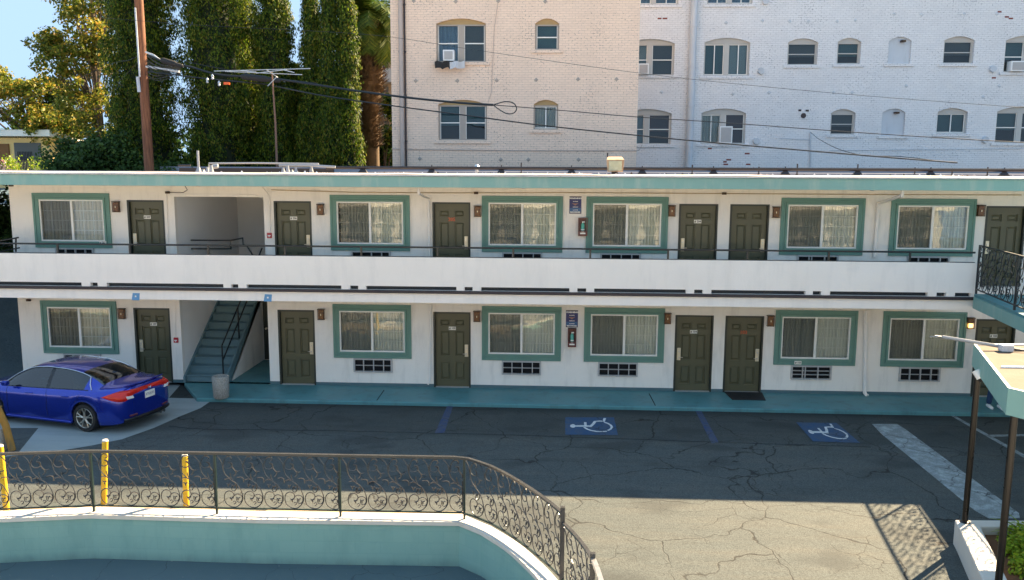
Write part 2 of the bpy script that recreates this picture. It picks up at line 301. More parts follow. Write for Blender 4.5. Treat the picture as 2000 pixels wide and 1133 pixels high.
# ------------------------------------------------------------------ mesh helpers
class MB:
    def __init__(s): s.v = []; s.f = []; s.mi = []; s.cur = 0
    def mat(s, i): s.cur = i; return s
    def add(s, vs, fs):
        o = len(s.v); s.v += [tuple(p) for p in vs]
        for f in fs: s.f.append([i+o for i in f]); s.mi.append(s.cur)
        return s
    def box(s, x0, x1, y0, y1, z0, z1):
        if x1 < x0: x0, x1 = x1, x0
        if y1 < y0: y0, y1 = y1, y0
        if z1 < z0: z0, z1 = z1, z0
        v = [(x, y, z) for z in (z0, z1) for y in (y0, y1) for x in (x0, x1)]
        return s.add(v, [(0, 2, 3, 1), (4, 5, 7, 6), (0, 1, 5, 4), (2, 6, 7, 3), (0, 4, 6, 2), (1, 3, 7, 5)])
    def tube(s, pts, r, n=8, cap=True, flatz=1.0):
        pts = [Vector(p) for p in pts]; rs = r if isinstance(r, (list, tuple)) else [r]*len(pts)
        o = len(s.v); prev = None
        for i, p in enumerate(pts):
            t = (pts[min(i+1, len(pts)-1)]-pts[max(i-1, 0)]).normalized()
            if prev is None: a = t.orthogonal().normalized()
            else:
                a = prev-t*prev.dot(t)
                a = a.normalized() if a.length > 1e-6 else t.orthogonal().normalized()
            b = t.cross(a); prev = a
            for j in range(n):
                an = 2*math.pi*(j+.5)/n; s.v.append(tuple(p+(a*math.cos(an)+b*math.sin(an))*rs[i]))
        for i in range(len(pts)-1):
            for j in range(n):
                s.f.append([o+i*n+j, o+i*n+(j+1) % n, o+(i+1)*n+(j+1) % n, o+(i+1)*n+j]); s.mi.append(s.cur)
        if cap:
            s.f.append([o+j for j in range(n)][::-1]); s.mi.append(s.cur); e = o+(len(pts)-1)*n
            s.f.append([e+j for j in range(n)]); s.mi.append(s.cur)
        return s
    def cyl(s, p0, p1, r, n=16, r2=None): return s.tube([p0, p1], [r, r if r2 is None else r2], n)
    def lathe(s, cx, cy, prof, n=20):
        o = len(s.v)
        for (r, z) in prof:
            for j in range(n): a = 2*math.pi*j/n; s.v.append((cx+r*math.cos(a), cy+r*math.sin(a), z))
        for i in range(len(prof)-1):
            for j in range(n): s.f.append([o+i*n+j, o+i*n+(j+1) % n, o+(i+1)*n+(j+1) % n, o+(i+1)*n+j]); s.mi.append(s.cur)
        s.f.append([o+j for j in range(n)][::-1]); s.mi.append(s.cur); e = o+(len(prof)-1)*n
        s.f.append([e+j for j in range(n)]); s.mi.append(s.cur); return s
    def prism(s, poly, z0, z1):
        """vertical prism from a counter-clockwise outline (x,y)"""
        n = len(poly); v = [(p[0], p[1], z0) for p in poly]+[(p[0], p[1], z1) for p in poly]
        return s.add(v, [list(range(n))[::-1], list(range(n, 2*n))]+[[i, (i+1) % n, n+(i+1) % n, n+i] for i in range(n)])
    def slab_xz(s, poly, y0, y1):
        """outline (x,z) counter-clockwise seen from -y, thickness y0..y1"""
        n = len(poly); v = [(p[0], y0, p[1]) for p in poly]+[(p[0], y1, p[1]) for p in poly]
        return s.add(v, [list(range(n)), list(range(n, 2*n))[::-1]]+[[(i+1) % n, i, n+i, n+(i+1) % n] for i in range(n)])
    def text(s, body, size, loc, plane='xz', depth=.002, squeeze=1.0, rotz=0, font_bold=.0):
        cu = bpy.data.curves.new('t', 'FONT'); cu.body = body; cu.size = size; cu.extrude = depth; cu.align_x = 'CENTER'; cu.align_y = 'CENTER'; cu.offset = font_bold
        cu.resolution_u = 2
        o = bpy.data.objects.new('t', cu); C.objects.link(o); dg = bpy.context.evaluated_depsgraph_get()
        me = bpy.data.meshes.new_from_object(o.evaluated_get(dg))
        vs = []
        for v in me.vertices:
            x, y, z = v.co; x *= squeeze
            if plane == 'xz': p = (loc[0]+x, loc[1]-z, loc[2]+y)
            else: p = (loc[0]+x*math.cos(rotz), loc[1]+x*math.sin(rotz), loc[2]+y)
            vs.append(p)
        s.add(vs, [list(p.vertices) for p in me.polygons])
        bpy.data.objects.remove(o); bpy.data.curves.remove(cu); bpy.data.meshes.remove(me); return s
    def build(s, name, mats, parent=None, smooth=False, bevel=0, loc=None):
        me = bpy.data.meshes.new(name)
        org = root_loc(parent) if parent is not None else Vector(loc if loc is not None else (0, 0, 0))
        if loc is not None and parent is not None: org = Vector(loc)
        me.from_pydata([(a-org[0], b-org[1], c-org[2]) for a, b, c in s.v], [], s.f)
        if not isinstance(mats, (list, tuple)): mats = [mats]
        for m_ in mats: me.materials.append(m_)
        if len(mats) > 1: me.polygons.foreach_set('material_index', s.mi)
        if smooth:
            me.polygons.foreach_set('use_smooth', [True]*len(me.polygons)); 
            try: me.set_sharp_from_angle(angle=R(40))
            except Exception: pass
        me.update(); o = bpy.data.objects.new(name, me); C.objects.link(o)
        if parent is not None:
            o.parent = parent; o.location = Vector(org)-root_loc(parent)
        else: o.location = org
        if bevel:
            b = o.modifiers.new('bevel', 'BEVEL'); b.width = bevel; b.segments = 2; b.limit_method = 'ANGLE'
        return o
def root_loc(o):
    v = Vector((0, 0, 0))
    while o is not None: v = v+o.location; o = o.parent
    return v
def tag(o, label=None, cat=None, group=None, kind=None):
    for k_, v_ in (('label', label), ('category', cat), ('group', group), ('kind', kind)):
        if v_: o[k_] = v_
    return o
def thing(name, label, cat, loc=(0, 0, 0), group=None):
    o = bpy.data.objects.new(name, None); o.empty_display_size = .2; C.objects.link(o); o.location = loc
    return tag(o, label, cat, group)
def kids(o): return [c_ for c_ in C.objects if c_.parent == o]
def copy_tree(o, parent=None):
    c_ = o.copy(); C.objects.link(c_); c_.parent = parent
    for ch in kids(o): copy_tree(ch, c_)
    return c_
def catmull(pts, n=6):
    pts = [Vector(p) for p in pts]; P = [pts[0]*2-pts[1]]+pts+[pts[-1]*2-pts[-2]]; out = []
    for i in range(1, len(P)-2):
        a, b, c_, d = P[i-1], P[i], P[i+1], P[i+2]
        for j in range(n):
            t = j/n; out.append(.5*((2*b)+(c_-a)*t+(2*a-5*b+4*c_-d)*t*t+(-a+3*b-3*c_+d)*t**3))
    out.append(pts[-1]); return out
# ------------------------------------------------------------------ ground and setting
GZ = -.10
WP = [(-60, -12), (-6, -11.2), (0, -10.0), (3, -9.35), (4.92, -9.09), (6.35, -8.84), (9.2, -8.86), (12.62, -8.76), (13.02, -9.08), (13.45, -9.62), (13.79, -10.2), (14.05, -10.75), (14.26, -11.35), (14.42, -12.0), (14.5, -13), (14.55, -60)]
mb = MB(); gp = [(-300, -12)]+[(x+.05, y+.10) for x, y in WP]+[(300, -60), (300, 300), (-300, 300)]
mb.add([(x, y, GZ) for x, y in gp], [list(range(len(gp)))])
g = mb.build('ground', M['asphalt']); bm = bmesh.new(); bm.from_mesh(g.data); bmesh.ops.triangulate(bm, faces=bm.faces); bm.to_mesh(g.data); bm.free(); tag(g, kind='structure')
mb = MB(); mb.box(-60, 14.9, -60, -8.6, -1.1, -.75); tag(mb.build('lower_deck', M['deck']), kind='structure')
# pale concrete added out of view to bounce warm sunlight onto the motel front
mb = MB(); mb.add([(-60, -44, -.745), (14.4, -44, -.745), (14.4, -14.2, -.745), (-60, -12.9, -.745)], [(0, 1, 2, 3)]); mb.add([(14.7, -44, GZ+.004), (60, -44, GZ+.004), (60, -15.5, GZ+.004), (14.7, -15.5, GZ+.004)], [(0, 1, 2, 3)]); tag(mb.build('bounce_court', M['court']), kind='structure')
# walkway slab at the foot of the motel
wa = [at(351, 748, 2, 0), at(324, 781, 2, 0)]
mb = MB(); mb.prism([(3.99, 4.6), (4.0, -.0), (5.0, -1.5), (32, -1.52), (32, 4.6)][::1], -.4, 0)
for x in (9.75, 16.55, 24.4):
    pass
o = mb.build('walkway', M['walk'], bevel=.03); tag(o, kind='structure')
mb = MB()
for px0, py0, px1, py1 in ((750, 762, 736, 782), (1268, 769, 1280, 792)):
    a, b = at(px0, py0, 2, .003), at(px1, py1, 2, .003); mb.tube([a, b], .012, 4)
o = mb.build('walkway_joint', M['dark']); tag(o, kind='structure')
ap = [at(x, y, 2, GZ+.004) for x, y in ((0, 893), (35, 885), (75, 836), (0, 836), (0, 700), (330, 744), (352, 752), (330, 777), (418, 779), (392, 797), (352, 813), (300, 836), (238, 858), (180, 870), (120, 880))]
mb = MB(); mb.add([(p.x, p.y, GZ+.004) for p in ap], [list(range(len(ap)))[::-1]]); o = mb.build('concrete_apron', M['apron']); tag(o, kind='structure')
bm = bmesh.new(); bm.from_mesh(o.data); bmesh.ops.triangulate(bm, faces=bm.faces); bmesh.ops.recalc_face_normals(bm, faces=bm.faces); bm.to_mesh(o.data); bm.free()
# rising driveway beyond the left end
mb = MB(); N_ = 14
prof = [(-.4, GZ+.002), (1.2, .05), (3, .7), (5, 1.6), (8, 2.9), (12, 4.0), (20, 4.6), (40, 4.9)]
for (y0, z0), (y1, z1) in zip(prof[:-1], prof[1:]): mb.add([(-40, y0, z0), (-.62, y0, z0), (-.62, y1, z1), (-40, y1, z1)], [(0, 1, 2, 3)])
tag(mb.build('driveway', M['driveway'], smooth=True), kind='structure')
# painted markings
def marking(name, pts, mat, label, cat, z=GZ+.006, group=None):
    p = [at(x, y, 2, z) for x, y in pts]; c_ = sum(p, Vector())/len(p); mb = MB(); mb.add([(q.x, q.y, z) for q in p], [list(range(len(p)))])
    o = mb.build(name, mat, loc=(c_.x, c_.y, z)); bm = bmesh.new(); bm.from_mesh(o.data); bmesh.ops.recalc_face_normals(bm, faces=bm.faces)
    if bm.faces and bm.faces[0].normal.z < 0: bmesh.ops.reverse_faces(bm, faces=bm.faces)
    bm.to_mesh(o.data); bm.free(); return tag(o, kind='structure')
marking('blue_line', [(876, 787), (887, 787), (868, 845), (849, 846)], M['blueline'], '', '')
marking('blue_line', [(1355, 796), (1366, 796), (1404, 864), (1390, 866)], M['blueline'], '', '')
marking('white_line', [(1703, 828), (1752, 828), (1768, 838), (1990, 1002), (1992, 1012), (1932, 1013), (1905, 998), (1722, 848)], M['mark'], '', '')
marking('white_line', [(1850, 808), (1858, 808), (2010, 893), (2010, 900)], M['mark'], '', '')
marking('white_line', [(1930, 849), (2010, 848), (2010, 852), (1934, 853)], M['mark'], '', '')
0 and marking('blue_line', [(1684, 868), (1900, 877), (1990, 881), (1990, 882.5), (1900, 879), (1684, 869.5)], M['blueline'], '', '')
# seam between the bays and the lane
mb = MB(); pr = [at(x, y, 2, GZ+.002) for x, y in ((330, 832), (400, 838), (620, 841), (850, 846), (1100, 853), (1400, 864), (1560, 869), (1700, 873))]
mb.tube([(p.x, p.y+random.uniform(-.02, .02), GZ+.001) for p in catmull(pr, 8)], .009, 4); tag(mb.build('asphalt_seam', M['dark']), kind='structure')
def symbol(quad):
    """wheelchair symbol, corners: far-left, far-right, near-right, near-left"""
    A, B_, D, E = [at(x, y, 2, GZ+.008) for x, y in quad]
    def uv(u, v, z): p = (E*(1-u)+D*u)*(1-v)+(A*(1-u)+B_*u)*v; return (p.x, p.y, z)
    mb = MB(); mb.add([uv(u, v, GZ+.008) for u, v in ((0, 0), (1, 0), (1, 1), (0, 1))], [(0, 1, 2, 3)]); mb.mat(1)
    def strip(pts, w_):
        pts = [Vector((a, b)) for a, b in pts]; L = []; Rr = []
        for i, p in enumerate(pts):
            t = (pts[min(i+1, len(pts)-1)]-pts[max(i-1, 0)]).normalized(); n_ = Vector((-t.y, t.x))*w_/2; L.append(p+n_); Rr.append(p-n_)
        z = GZ+.012+strip.k*.0012; strip.k += 1
        for i in range(len(pts)-1): mb.add([uv(*q, z) for q in (Rr[i], Rr[i+1], L[i+1], L[i])], [(0, 1, 2, 3)])
    strip.k = 0
    mb.add([uv(.15+.055*math.cos(a*math.pi/8), .48+.10*math.sin(a*math.pi/8), GZ+.011) for a in range(16)], [list(range(16))])
    strip([(.19, .47), (.34, .48), (.53, .46)], .085); strip([(.40, .47), (.40, .69)], .05)
    strip([(.50, .46), (.56, .60), (.60, .74), (.69, .76), (.79, .75)], .06); strip([(.77, .72), (.81, .93)], .05)
    strip([(.37, .40), (.42, .30), (.50, .22), (.60, .17), (.70, .16), (.80, .185)], .045)
    strip([(.82, .22), (.88, .30), (.915, .40), (.90, .52), (.85, .62), (.78, .68)], .045)
    c_ = (A+B_+D+E)/4
    return mb, c_
for q, lb in ((((1104, 815), (1199, 815), (1207, 850), (1104, 849)), 'blue wheelchair parking symbol between the two blue bay lines'), (((1555, 825), (1634, 826), (1680, 865), (1588, 862)), 'faded blue wheelchair parking symbol beside the broad white stripe')):
    mb, c_ = symbol(q); tag(mb.build('parking_symbol', [M['bluepad'], M['symbolwhite']], loc=(c_.x, c_.y, GZ)), lb, 'parking symbol', 'wheelchair symbols on the asphalt')
# ------------------------------------------------------------------ motel
WX = [.09, 8.216, 12.26, 15.0, 20.025, 22.81]; WW = 2.13
DX = [2.69, 6.695, 10.948, 17.41, 18.726, 25.2]; DW = 1.007; DH = 2.08
WB, WT = .78, 2.255; SH = 2.935
motel = thing('motel_building', 'two storey white motel with teal trim, olive doors and long upper walkway', 'building', (0, 0, 0))
def wall_holes(mb, x0, x1, z0, z1, holes, y, depth):
    xs = sorted({x0, x1, *[h[0] for h in holes], *[h[1] for h in holes]}); zs = sorted({z0, z1, *[h[2] for h in holes], *[h[3] for h in holes]})
    xs = [x for x in xs if x0 <= x <= x1]; zs = [z for z in zs if z0 <= z <= z1]
    for xa, xb in zip(xs[:-1], xs[1:]):
        for za, zb in zip(zs[:-1], zs[1:]):
            cx, cz = (xa+xb)/2, (za+zb)/2
            if any(h[0] < cx < h[1] and h[2] < cz < h[3] for h in holes): continue
            mb.add([(xa, y, za), (xb, y, za), (xb, y, zb), (xa, y, zb)], [(0, 1, 2, 3)])
    for h in holes:
        a, b, c_, d = h[:4]
        for q in (((a, c_), (a, d)), ((b, d), (b, c_)), ((a, d), (b, d)), ((b, c_), (a, c_))):
            (xa, za), (xb, zb) = q; mb.add([(xa, y, za), (xb, y, zb), (xb, y+depth, zb), (xa, y+depth, za)], [(0, 3, 2, 1)])
IN = .17
ACX = {0: .55, 1: .54, 2: .54, 3: .39, 4: .47, 5: .50}
for fl in (0, 1):
    zo = fl*SH; mb = MB(); hs = []
    for x in WX: hs.append((x+IN, x+WW-IN, zo+WB+IN, zo+WT-IN))
    for i, x in enumerate(WX): hs.append((x+ACX[i]+.03, x+ACX[i]+1.03, zo+WB-.37, zo+WB-.04))
    for x in DX: hs.append((x, x+DW, zo, zo+DH))
    hs.append((3.99, 6.42, zo, zo+(2.5 if fl == 0 else 2.18)))
    wall_holes(mb, -.56, 32, zo, zo+(SH if fl == 0 else 2.58), hs, 0, .15)
    mb.build('wall', M['stucco'], motel)
mb = MB(); mb.add([(-.56, 0, 0), (-.56, 9, 0), (-.56, 9, 5.5), (-.56, 0, 5.5)], [(0, 1, 2, 3)][::-1]); mb.add([(32, 0, 0), (32, 9, 0), (32, 9, 5.5), (32, 0, 5.5)], [(3, 2, 1, 0)]); mb.add([(-.56, 9, 0), (32, 9, 0), (32, 9, 5.5), (-.56, 9, 5.5)], [(3, 2, 1, 0)][::-1]); mb.build('wall', M['stucco'], motel)
# stair hall and passage interior
mb = MB()
mb.box(3.84, 3.99, .151, 4.6, 0, 5.3); mb.box(3.99, 6.42, 4.45, 4.6, 0, 5.3); mb.box(6.42, 6.57, .151, 4.6, 0, 5.3)
mb.box(5.235, 6.42, 2.9, 3.05, 0, 2.6); mb.build('hall_wall', M['stucco_in'], motel)
mb = MB(); mb.box(5.235, 6.42, .151, 4.4, 2.72, SH-.004); mb.box(-.56, 3.84, .2, 9, SH-.2, SH-.01); mb.box(3.99, 6.42, .151, 4.4, 5.12, 5.3); mb.build('hall_ceiling', M['stucco_in'], motel)
# stairs
st = MB(); NS = 15; rise = SH/NS; run = .277; y0 = .10
for i in range(NS-1):
    ya = y0+i*run; st.box(4.03, 5.16, ya, ya+run+.03, max(0, i*rise-.1), (i+1)*rise-.03)
    st.box(4.03, 5.16, ya-.03, ya+run+.03, (i+1)*rise-.03, (i+1)*rise)
stair = st.build('staircase', M['stairteal'], motel, bevel=.008)
sg = MB()
for x in (3.992, 5.165):
    v_ = []; yb = y0+NS*run
    for x_ in (x, x+.045):
        v_ += [(x_, y0-.12, 0), (x_, y0-.12, .16), (x_, yb, NS*rise+.16), (x_, yb, NS*rise-.2), (x_, y0+.22, 0)]
    sg.add(v_, [(0, 1, 2, 3, 4), (9, 8, 7, 6, 5), (0, 5, 6, 1), (1, 6, 7, 2), (2, 7, 8, 3), (3, 8, 9, 4), (4, 9, 5, 0)])
sg.build('stringer', M['stairteal'], stair)
uw = MB(); yb = y0+12.7*run
uw.add([(5.215, y0+.2, 0), (5.215, yb, 0), (5.215, yb, 2.7), (5.215, y0+.2+3.42, 2.42)], [(3, 2, 1, 0)]); uw.add([(5.235, y0+.2, 0), (5.235, 4.4, 0), (5.235, 4.4, 2.72), (5.235, 3.98, 2.72)], [(0, 1, 2, 3)])
uw.build('under_stair_wall', M['stucco'], motel)
def rail_obj(name, segs, r, mat, parent): 
    mb = MB()
    for s_ in segs: mb.tube(s_, r, 8)
    return mb.build(name, mat, parent, smooth=True)
hr = 5.05
a0, a1, a2 = Vector((hr, .17, 0)), Vector((hr, .15, 1.03)), Vector((hr, .18, .62))
rail_obj('stair_handrail', [[a0, a1], [a1, Vector((hr, 1.65, 2.05)), Vector((hr, 3.6, 3.4))], [a2, Vector((hr, 2.2, 2.0)), Vector((hr, 3.6, 2.98))], [Vector((hr, 1.41, .95)), Vector((hr, 1.41, 1.88))]], .022, M['black'], motel)
pr = lambda x, y, Y: tuple(at(x, y, 1, Y))
rail_obj('stairwell_rail', [[pr(352, 469, .9), pr(450, 470, .9), pr(451, 485, .9)], [pr(452, 486, .9), pr(352, 486, .9)], [pr(450, 470, .9), pr(474, 465, .5), pr(475, 478, .5), pr(482, 480, .45), pr(496, 502, .4)], [pr(352, 463, .9), pr(352, 470, .9)]], .022, M['black'], motel)
# doors
def panel_door(hand, plate=None, pcol='plate', pstyle=0, name='door'):
    """hand: 1 lock on right, -1 lock on left; local origin lower-left of the opening"""
    O = (0, 0, 0)
    mb = MB(); x0, x1 = .055, DW-.045; y = .075; z1 = DH-.05; dp = .032
    px = [(x0+.12, (x0+x1)/2-.065), ((x0+x1)/2+.065, x1-.12)]; pz = [(.20, .70), (.86, 1.56), (1.68, 1.87)]
    hs = [(a, b, c_, d) for a, b in px for c_, d in pz]
    wall_holes(mb, x0, x1, .015, z1, hs, y, dp)
    for a, b, c_, d in hs:   # raised field in each sunk panel
        mb.add([(a, y+dp, c_), (b, y+dp, c_), (b, y+dp, d), (a, y+dp, d)], [(0, 1, 2, 3)])
        i = .028; j = .06
        v_ = [(a+i, y+dp, c_+i), (b-i, y+dp, c_+i), (b-i, y+dp, d-i), (a+i, y+dp, d-i), (a+j, y+.008, c_+j), (b-j, y+.008, c_+j), (b-j, y+.008, d-j), (a+j, y+.008, d-j)]
        mb.add(v_, [(4, 5, 6, 7), (0, 1, 5, 4), (1, 2, 6, 5), (2, 3, 7, 6), (3, 0, 4, 7)])
    mb.box(x0, x1, y+.036, y+.05, .015, z1)
    d = mb.build(name, M['door'], None)
    d.parent = motel
    fr = MB(); fr.box(0, x0-.004, -.012, .14, 0, DH); fr.box(x1+.004, DW, -.012, .14, 0, DH); fr.box(x0-.004, x1+.004, -.012, .14, DH-.045, DH)
    f = fr.build('door_frame', M['jamb'], None); f.parent = d
    th = MB(); th.box(x0-.004, x1+.004, -.02, .14, 0, .012); t_ = th.build('threshold', M['grille'], None); t_.parent = d
    lk = MB(); cx = x1-.075 if hand > 0 else x0+.075
    lk.box(cx-.05, cx+.05, y-.022, y, .84, 1.18); lo = lk.build('lock_plate', M['lock'], None, bevel=.015); lo.parent = d
    hd = MB(); hd.cyl((cx, y-.05, 1.08), (cx, y-.02, 1.08), .022, 10); hd.cyl((cx, y-.06, .93), (cx, y-.02, .93), .014, 8); hd.tube([(cx, y-.055, .93), (cx-hand*.10, y-.055, .925)], .012, 8)
    ho = hd.build('door_handle', M['steel'], None, smooth=True); ho.parent = d
    if plate:
        mb = MB()
        if pstyle == 0:
            mb.box(DW/2-.095, DW/2+.095, y-.008, y-.001, 1.575, 1.665); mb.mat(1).text(plate, .075, (DW/2, y-.010, 1.62), squeeze=.95, font_bold=.0015)
            p = mb.build('number_plate', [M['plate'], M['ink']], None)
        else:
            mb.text(plate, .13, (DW/2, y-.006, 1.62), squeeze=1.0, depth=.004, font_bold=.003); p = mb.build('number_plate', M['orange'], None)
        p.parent = d
    return d
spec = {(0, 0): (-1, '# 107', 0), (0, 1): (1, None, 0), (0, 2): (1, '# 105', 0), (0, 3): (-1, '# 104', 0), (0, 4): (1, '103', 1), (0, 5): (-1, '# 102', 0),
        (1, 0): (-1, '# 207', 0), (1, 1): (1, '# 206', 0), (1, 2): (1, '205', 1), (1, 3): (-1, '# 204', 0), (1, 4): (1, None, 0), (1, 5): (-1, None, 0)}
for (fl, i), (hand, pl, stl) in spec.items():
    d = panel_door(hand, pl, pstyle=stl); d.location = (DX[i], 0, fl*SH)
# passage door at the back of the ground floor hall
bd = MB(); a = at(514, 605, 1, 2.9); bd.box(a.x, a.x+.85, 2.86, 2.898, .02, 2.05); bo = bd.build('door', M['jamb'], motel)
kb = MB(); kb.cyl((a.x+.10, 2.78, 1.0), (a.x+.10, 2.86, 1.0), .03, 10); kb.build('door_handle', M['lock'], bo, smooth=True)
# windows
def picture_window(fl, i):
    w_, h_ = WW, WT-WB
    mb = MB()
    # three-step casing
    for (o0, o1, yy) in ((0, .06, -.045), (.06, .12, -.03), (.12, IN+.005, -.055)):
        a, b, c_, d = o0, w_-o0, o0, h_-o0; t = o1-o0
        mb.box(a, b, yy, .0, d-t, d); mb.box(a, b, yy, .0, c_, c_+t); mb.box(a, a+t, yy, .0, c_+t, d-t); mb.box(b-t, b, yy, .0, c_+t, d-t)
    win = mb.build('window', M['teal'], None, bevel=.006); win.parent = motel
    g0, g1, k0, k1 = IN+.005, w_-IN-.005, IN+.005, h_-IN-.005; t = .038; mid = (g0+g1)/2
    mb = MB(); mb.box(g0, g1, -.03, .06, k1-t, k1); mb.box(g0, g1, -.03, .06, k0, k0+t); mb.box(g0, g0+t, -.03, .06, k0+t, k1-t); mb.box(g1-t, g1, -.03, .06, k0+t, k1-t)
    mb.box(mid-.03, mid+.03, -.025, .05, k0+t, k1-t); s_ = mb.build('sash', M['sash'], None); s_.parent = win
    mb = MB(); mb.box(g0+t, mid-.03, .026, .030, k0+t, k1-t); p = mb.build('pane', M['glass'], None); p.parent = win
    mb = MB(); mb.box(mid+.03, g1-t, .006, .010, k0+t, k1-t); p = mb.build('pane', M['glass'], None); p.parent = win
    mb = MB(); mb.add([(g0+t, -.005, k0+t), (mid-.03, -.005, k0+t), (mid-.03, -.005, k1-t), (g0+t, -.005, k1-t)], [(0, 1, 2, 3)]); p = mb.build('insect_screen', M['screen'], None); p.parent = win
    mb = MB(); ga = .010
    for sa, sb, yy in ((g0+t, mid-.03, .034), (mid+.03, g1-t, .014)):
        nx = {0: 1, 1: 3}.get(0, 1); cols = 3; rows = 4
        for j in range(1, cols): x = sa+(sb-sa)*j/cols; mb.box(x-ga, x+ga, yy, yy+.008, k0+t, k1-t)
        for j in range(1, rows): z = k0+t+(k1-k0-2*t)*j/rows; mb.box(sa, sb, yy+.001, yy+.007, z-ga, z+ga)
    p = mb.build('window_grid', M['muntin'], None); p.parent = win
    # vertical blind: folded sheet
    mb = MB(); n_ = 44; z0_, z1_ = k0+.01, k1-.01; vs = []; 
    rr = random.Random(fl*10+i)
    for q in range(n_*2+1):
        gapw = (0, .0, .0, 0, .05, .0, 0, .04, 0, .03, 0, 0)[(fl*6+i) % 12]; x = g0+(g1-g0)*(gapw*.5+(1-gapw)*q/(n_*2)) if (fl+i) % 2 else g0+(g1-g0)*(gapw+(1-gapw)*q/(n_*2)); yy = .095+(.022 if q % 2 else 0)+rr.uniform(-.004, .004); vs += [(x, yy, z0_), (x, yy, z1_)]
    mb.add(vs, [(2*q, 2*q+2, 2*q+3, 2*q+1) for q in range(n_*2)]); p = mb.build('curtain', M['sheer'] if i == 0 else M['blind'], None); p.parent = win
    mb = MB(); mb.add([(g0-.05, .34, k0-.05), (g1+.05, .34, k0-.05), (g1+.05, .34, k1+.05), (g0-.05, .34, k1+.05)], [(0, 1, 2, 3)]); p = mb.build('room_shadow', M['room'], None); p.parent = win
    return win
for fl in (0, 1):
    for i, x in enumerate(WX):
        w_ = picture_window(fl, i); w_.location = (x, 0, fl*SH+WB)
# through-wall air conditioners
def ac(i):
    mb = MB(); W_, H_ = 1.06, .385
    mb.box(0, W_, -.055, .0, H_-.04, H_); mb.box(0, W_, -.055, 0, 0, .035); mb.box(0, .04, -.055, 0, .035, H_-.04); mb.box(W_-.04, W_, -.055, 0, .035, H_-.04)
    o = mb.build('air_conditioner', M['grille'], None); o.parent = motel
    mb = MB(); mb.box(.04, W_-.04, .03, .035, .035, H_-.04)
    for q in range(22): z = .045+q*.0142; mb.box(.04, W_-.04, .012, .03, z, z+.005)
    p = mb.build('louvre', M['dark'], None); p.parent = o
    mb = MB()
    for f_ in ((.24, .52, .80) if i != 4 else (.27, .34, .68)): x = .04+(W_-.08)*f_; mb.box(x-.012, x+.012, -.05, .01, .035, H_-.04)
    rows = (.5,) if i != 4 else (.33, .66)
    for z in rows: mb.box(.04, W_-.04, -.048, .008, .035+(H_-.075)*z-.008, .035+(H_-.075)*z+.008)
    p = mb.build('guard_bar', M['grille'], None); p.parent = o
    return o
for fl in (0, 1):
    for i, x in enumerate(WX):
        o = ac(i); o.location = (x+ACX[i], 0, fl*SH+WB-.39)
# number plate under the lower fifth window, and on the upper-left window
for q, tx in (((1558.5, 708.5), '# 103'), ((201, 474), '# 207')):
    a = at(*q, 1, -.06); mb = MB(); mb.box(a.x-.09, a.x+.09, -.064, -.056, a.z-.045, a.z+.045); mb.mat(1).text(tx, .07, (a.x, -.066, a.z), squeeze=.95, font_bold=.001); mb.build('number_plate', [M['plate'], M['ink']], motel)
# skirting
mb = MB(); xs = [-.56]+sorted([x for x in DX]+[3.99]); edges = [(-.56, DX[0]), (DX[0]+DW, 3.99), (6.42, DX[1]), (DX[1]+DW, DX[2]), (DX[2]+DW, DX[3]), (DX[3]+DW, DX[4]), (DX[4]+DW, DX[5]), (DX[5]+DW, 32)]
for a, b in edges:
    if b-a > .02: mb = MB(); mb.box(a+.002, b-.002, -.018, 0, 0, .085); mb.build('skirting', M['skirt'], motel)
# upper walkway, beam, ledge, parapet
YP = -1.5
mb = MB(); mb.box(-12, 24.35, YP+.14, 0, SH-.16, SH); mb.build('walkway_slab', M['walk'], motel)
mb = MB(); mb.box(-12, 24.35, YP+.09, -.002, 2.6, SH-.165); mb.build('soffit', M['stucco'], motel)
mb = MB(); mb.box(-12, 24.32, YP, YP+.085, 2.56, 2.80); mb.build('beam', M['parapet'], motel)
mb = MB(); mb.box(-12, 24.33, YP-.05, YP+.09, 2.803, 2.875); mb.build('ledge', M['ledge'], motel, bevel=.006)
LEN = [(0, 160.6), (177, 192), (209, 437), (452, 466), (482, 667), (683.6, 700), (715, 891.5), (907, 923), (939.6, 1112), (1127.7, 1145), (1160.6, 1339.7), (1356, 1372.6), (1389.6, 1573), (1588, 1604), (1621.5, 1812), (1830, 1848), (1866, 1897)]
zs0, zs1 = 2.878, 2.975; gaps = []
for j, (a, b) in enumerate(LEN):
    xa = at(a, 565, 1, YP).x if j else -12.0; xb = at(b, 575, 1, YP).x; gaps.append((xa, xb, zs0, zs1))
mb = MB(); wall_holes(mb, -12, 24.32, zs0, 3.705, gaps, YP, .12)
mb.add([(-12, YP+.12, zs1), (24.32, YP+.12, zs1), (24.32, YP+.12, 3.705), (-12, YP+.12, 3.705)], [(3, 2, 1, 0)]); mb.add([(-12, YP, 3.705), (24.32, YP, 3.705), (24.32, YP+.12, 3.705), (-12, YP+.12, 3.705)], [(0, 1, 2, 3)])
mb.add([(24.32, YP, zs0), (24.32, YP+.12, zs0), (24.32, YP+.12, 3.705), (24.32, YP, 3.705)], [(0, 1, 2, 3)]); mb.build('parapet', M['parapet'], motel)
mb = MB(); mb.box(-12, 24.3, YP+.125, YP+.135, zs0, zs1); mb.build('gap_shade_strip', M['slotdark'], motel)  # dark strip closes the slots, its colour standing in for the shade inside
RZ = 3.95; mb = MB(); mb.tube([(-12, YP+.06, RZ), (24.3, YP+.06, RZ)], .024, 8); mb.box(-12, 24.3, YP+.035, YP+.075, 3.706, 3.722); mb.build('walkway_rail', M['black'], motel)
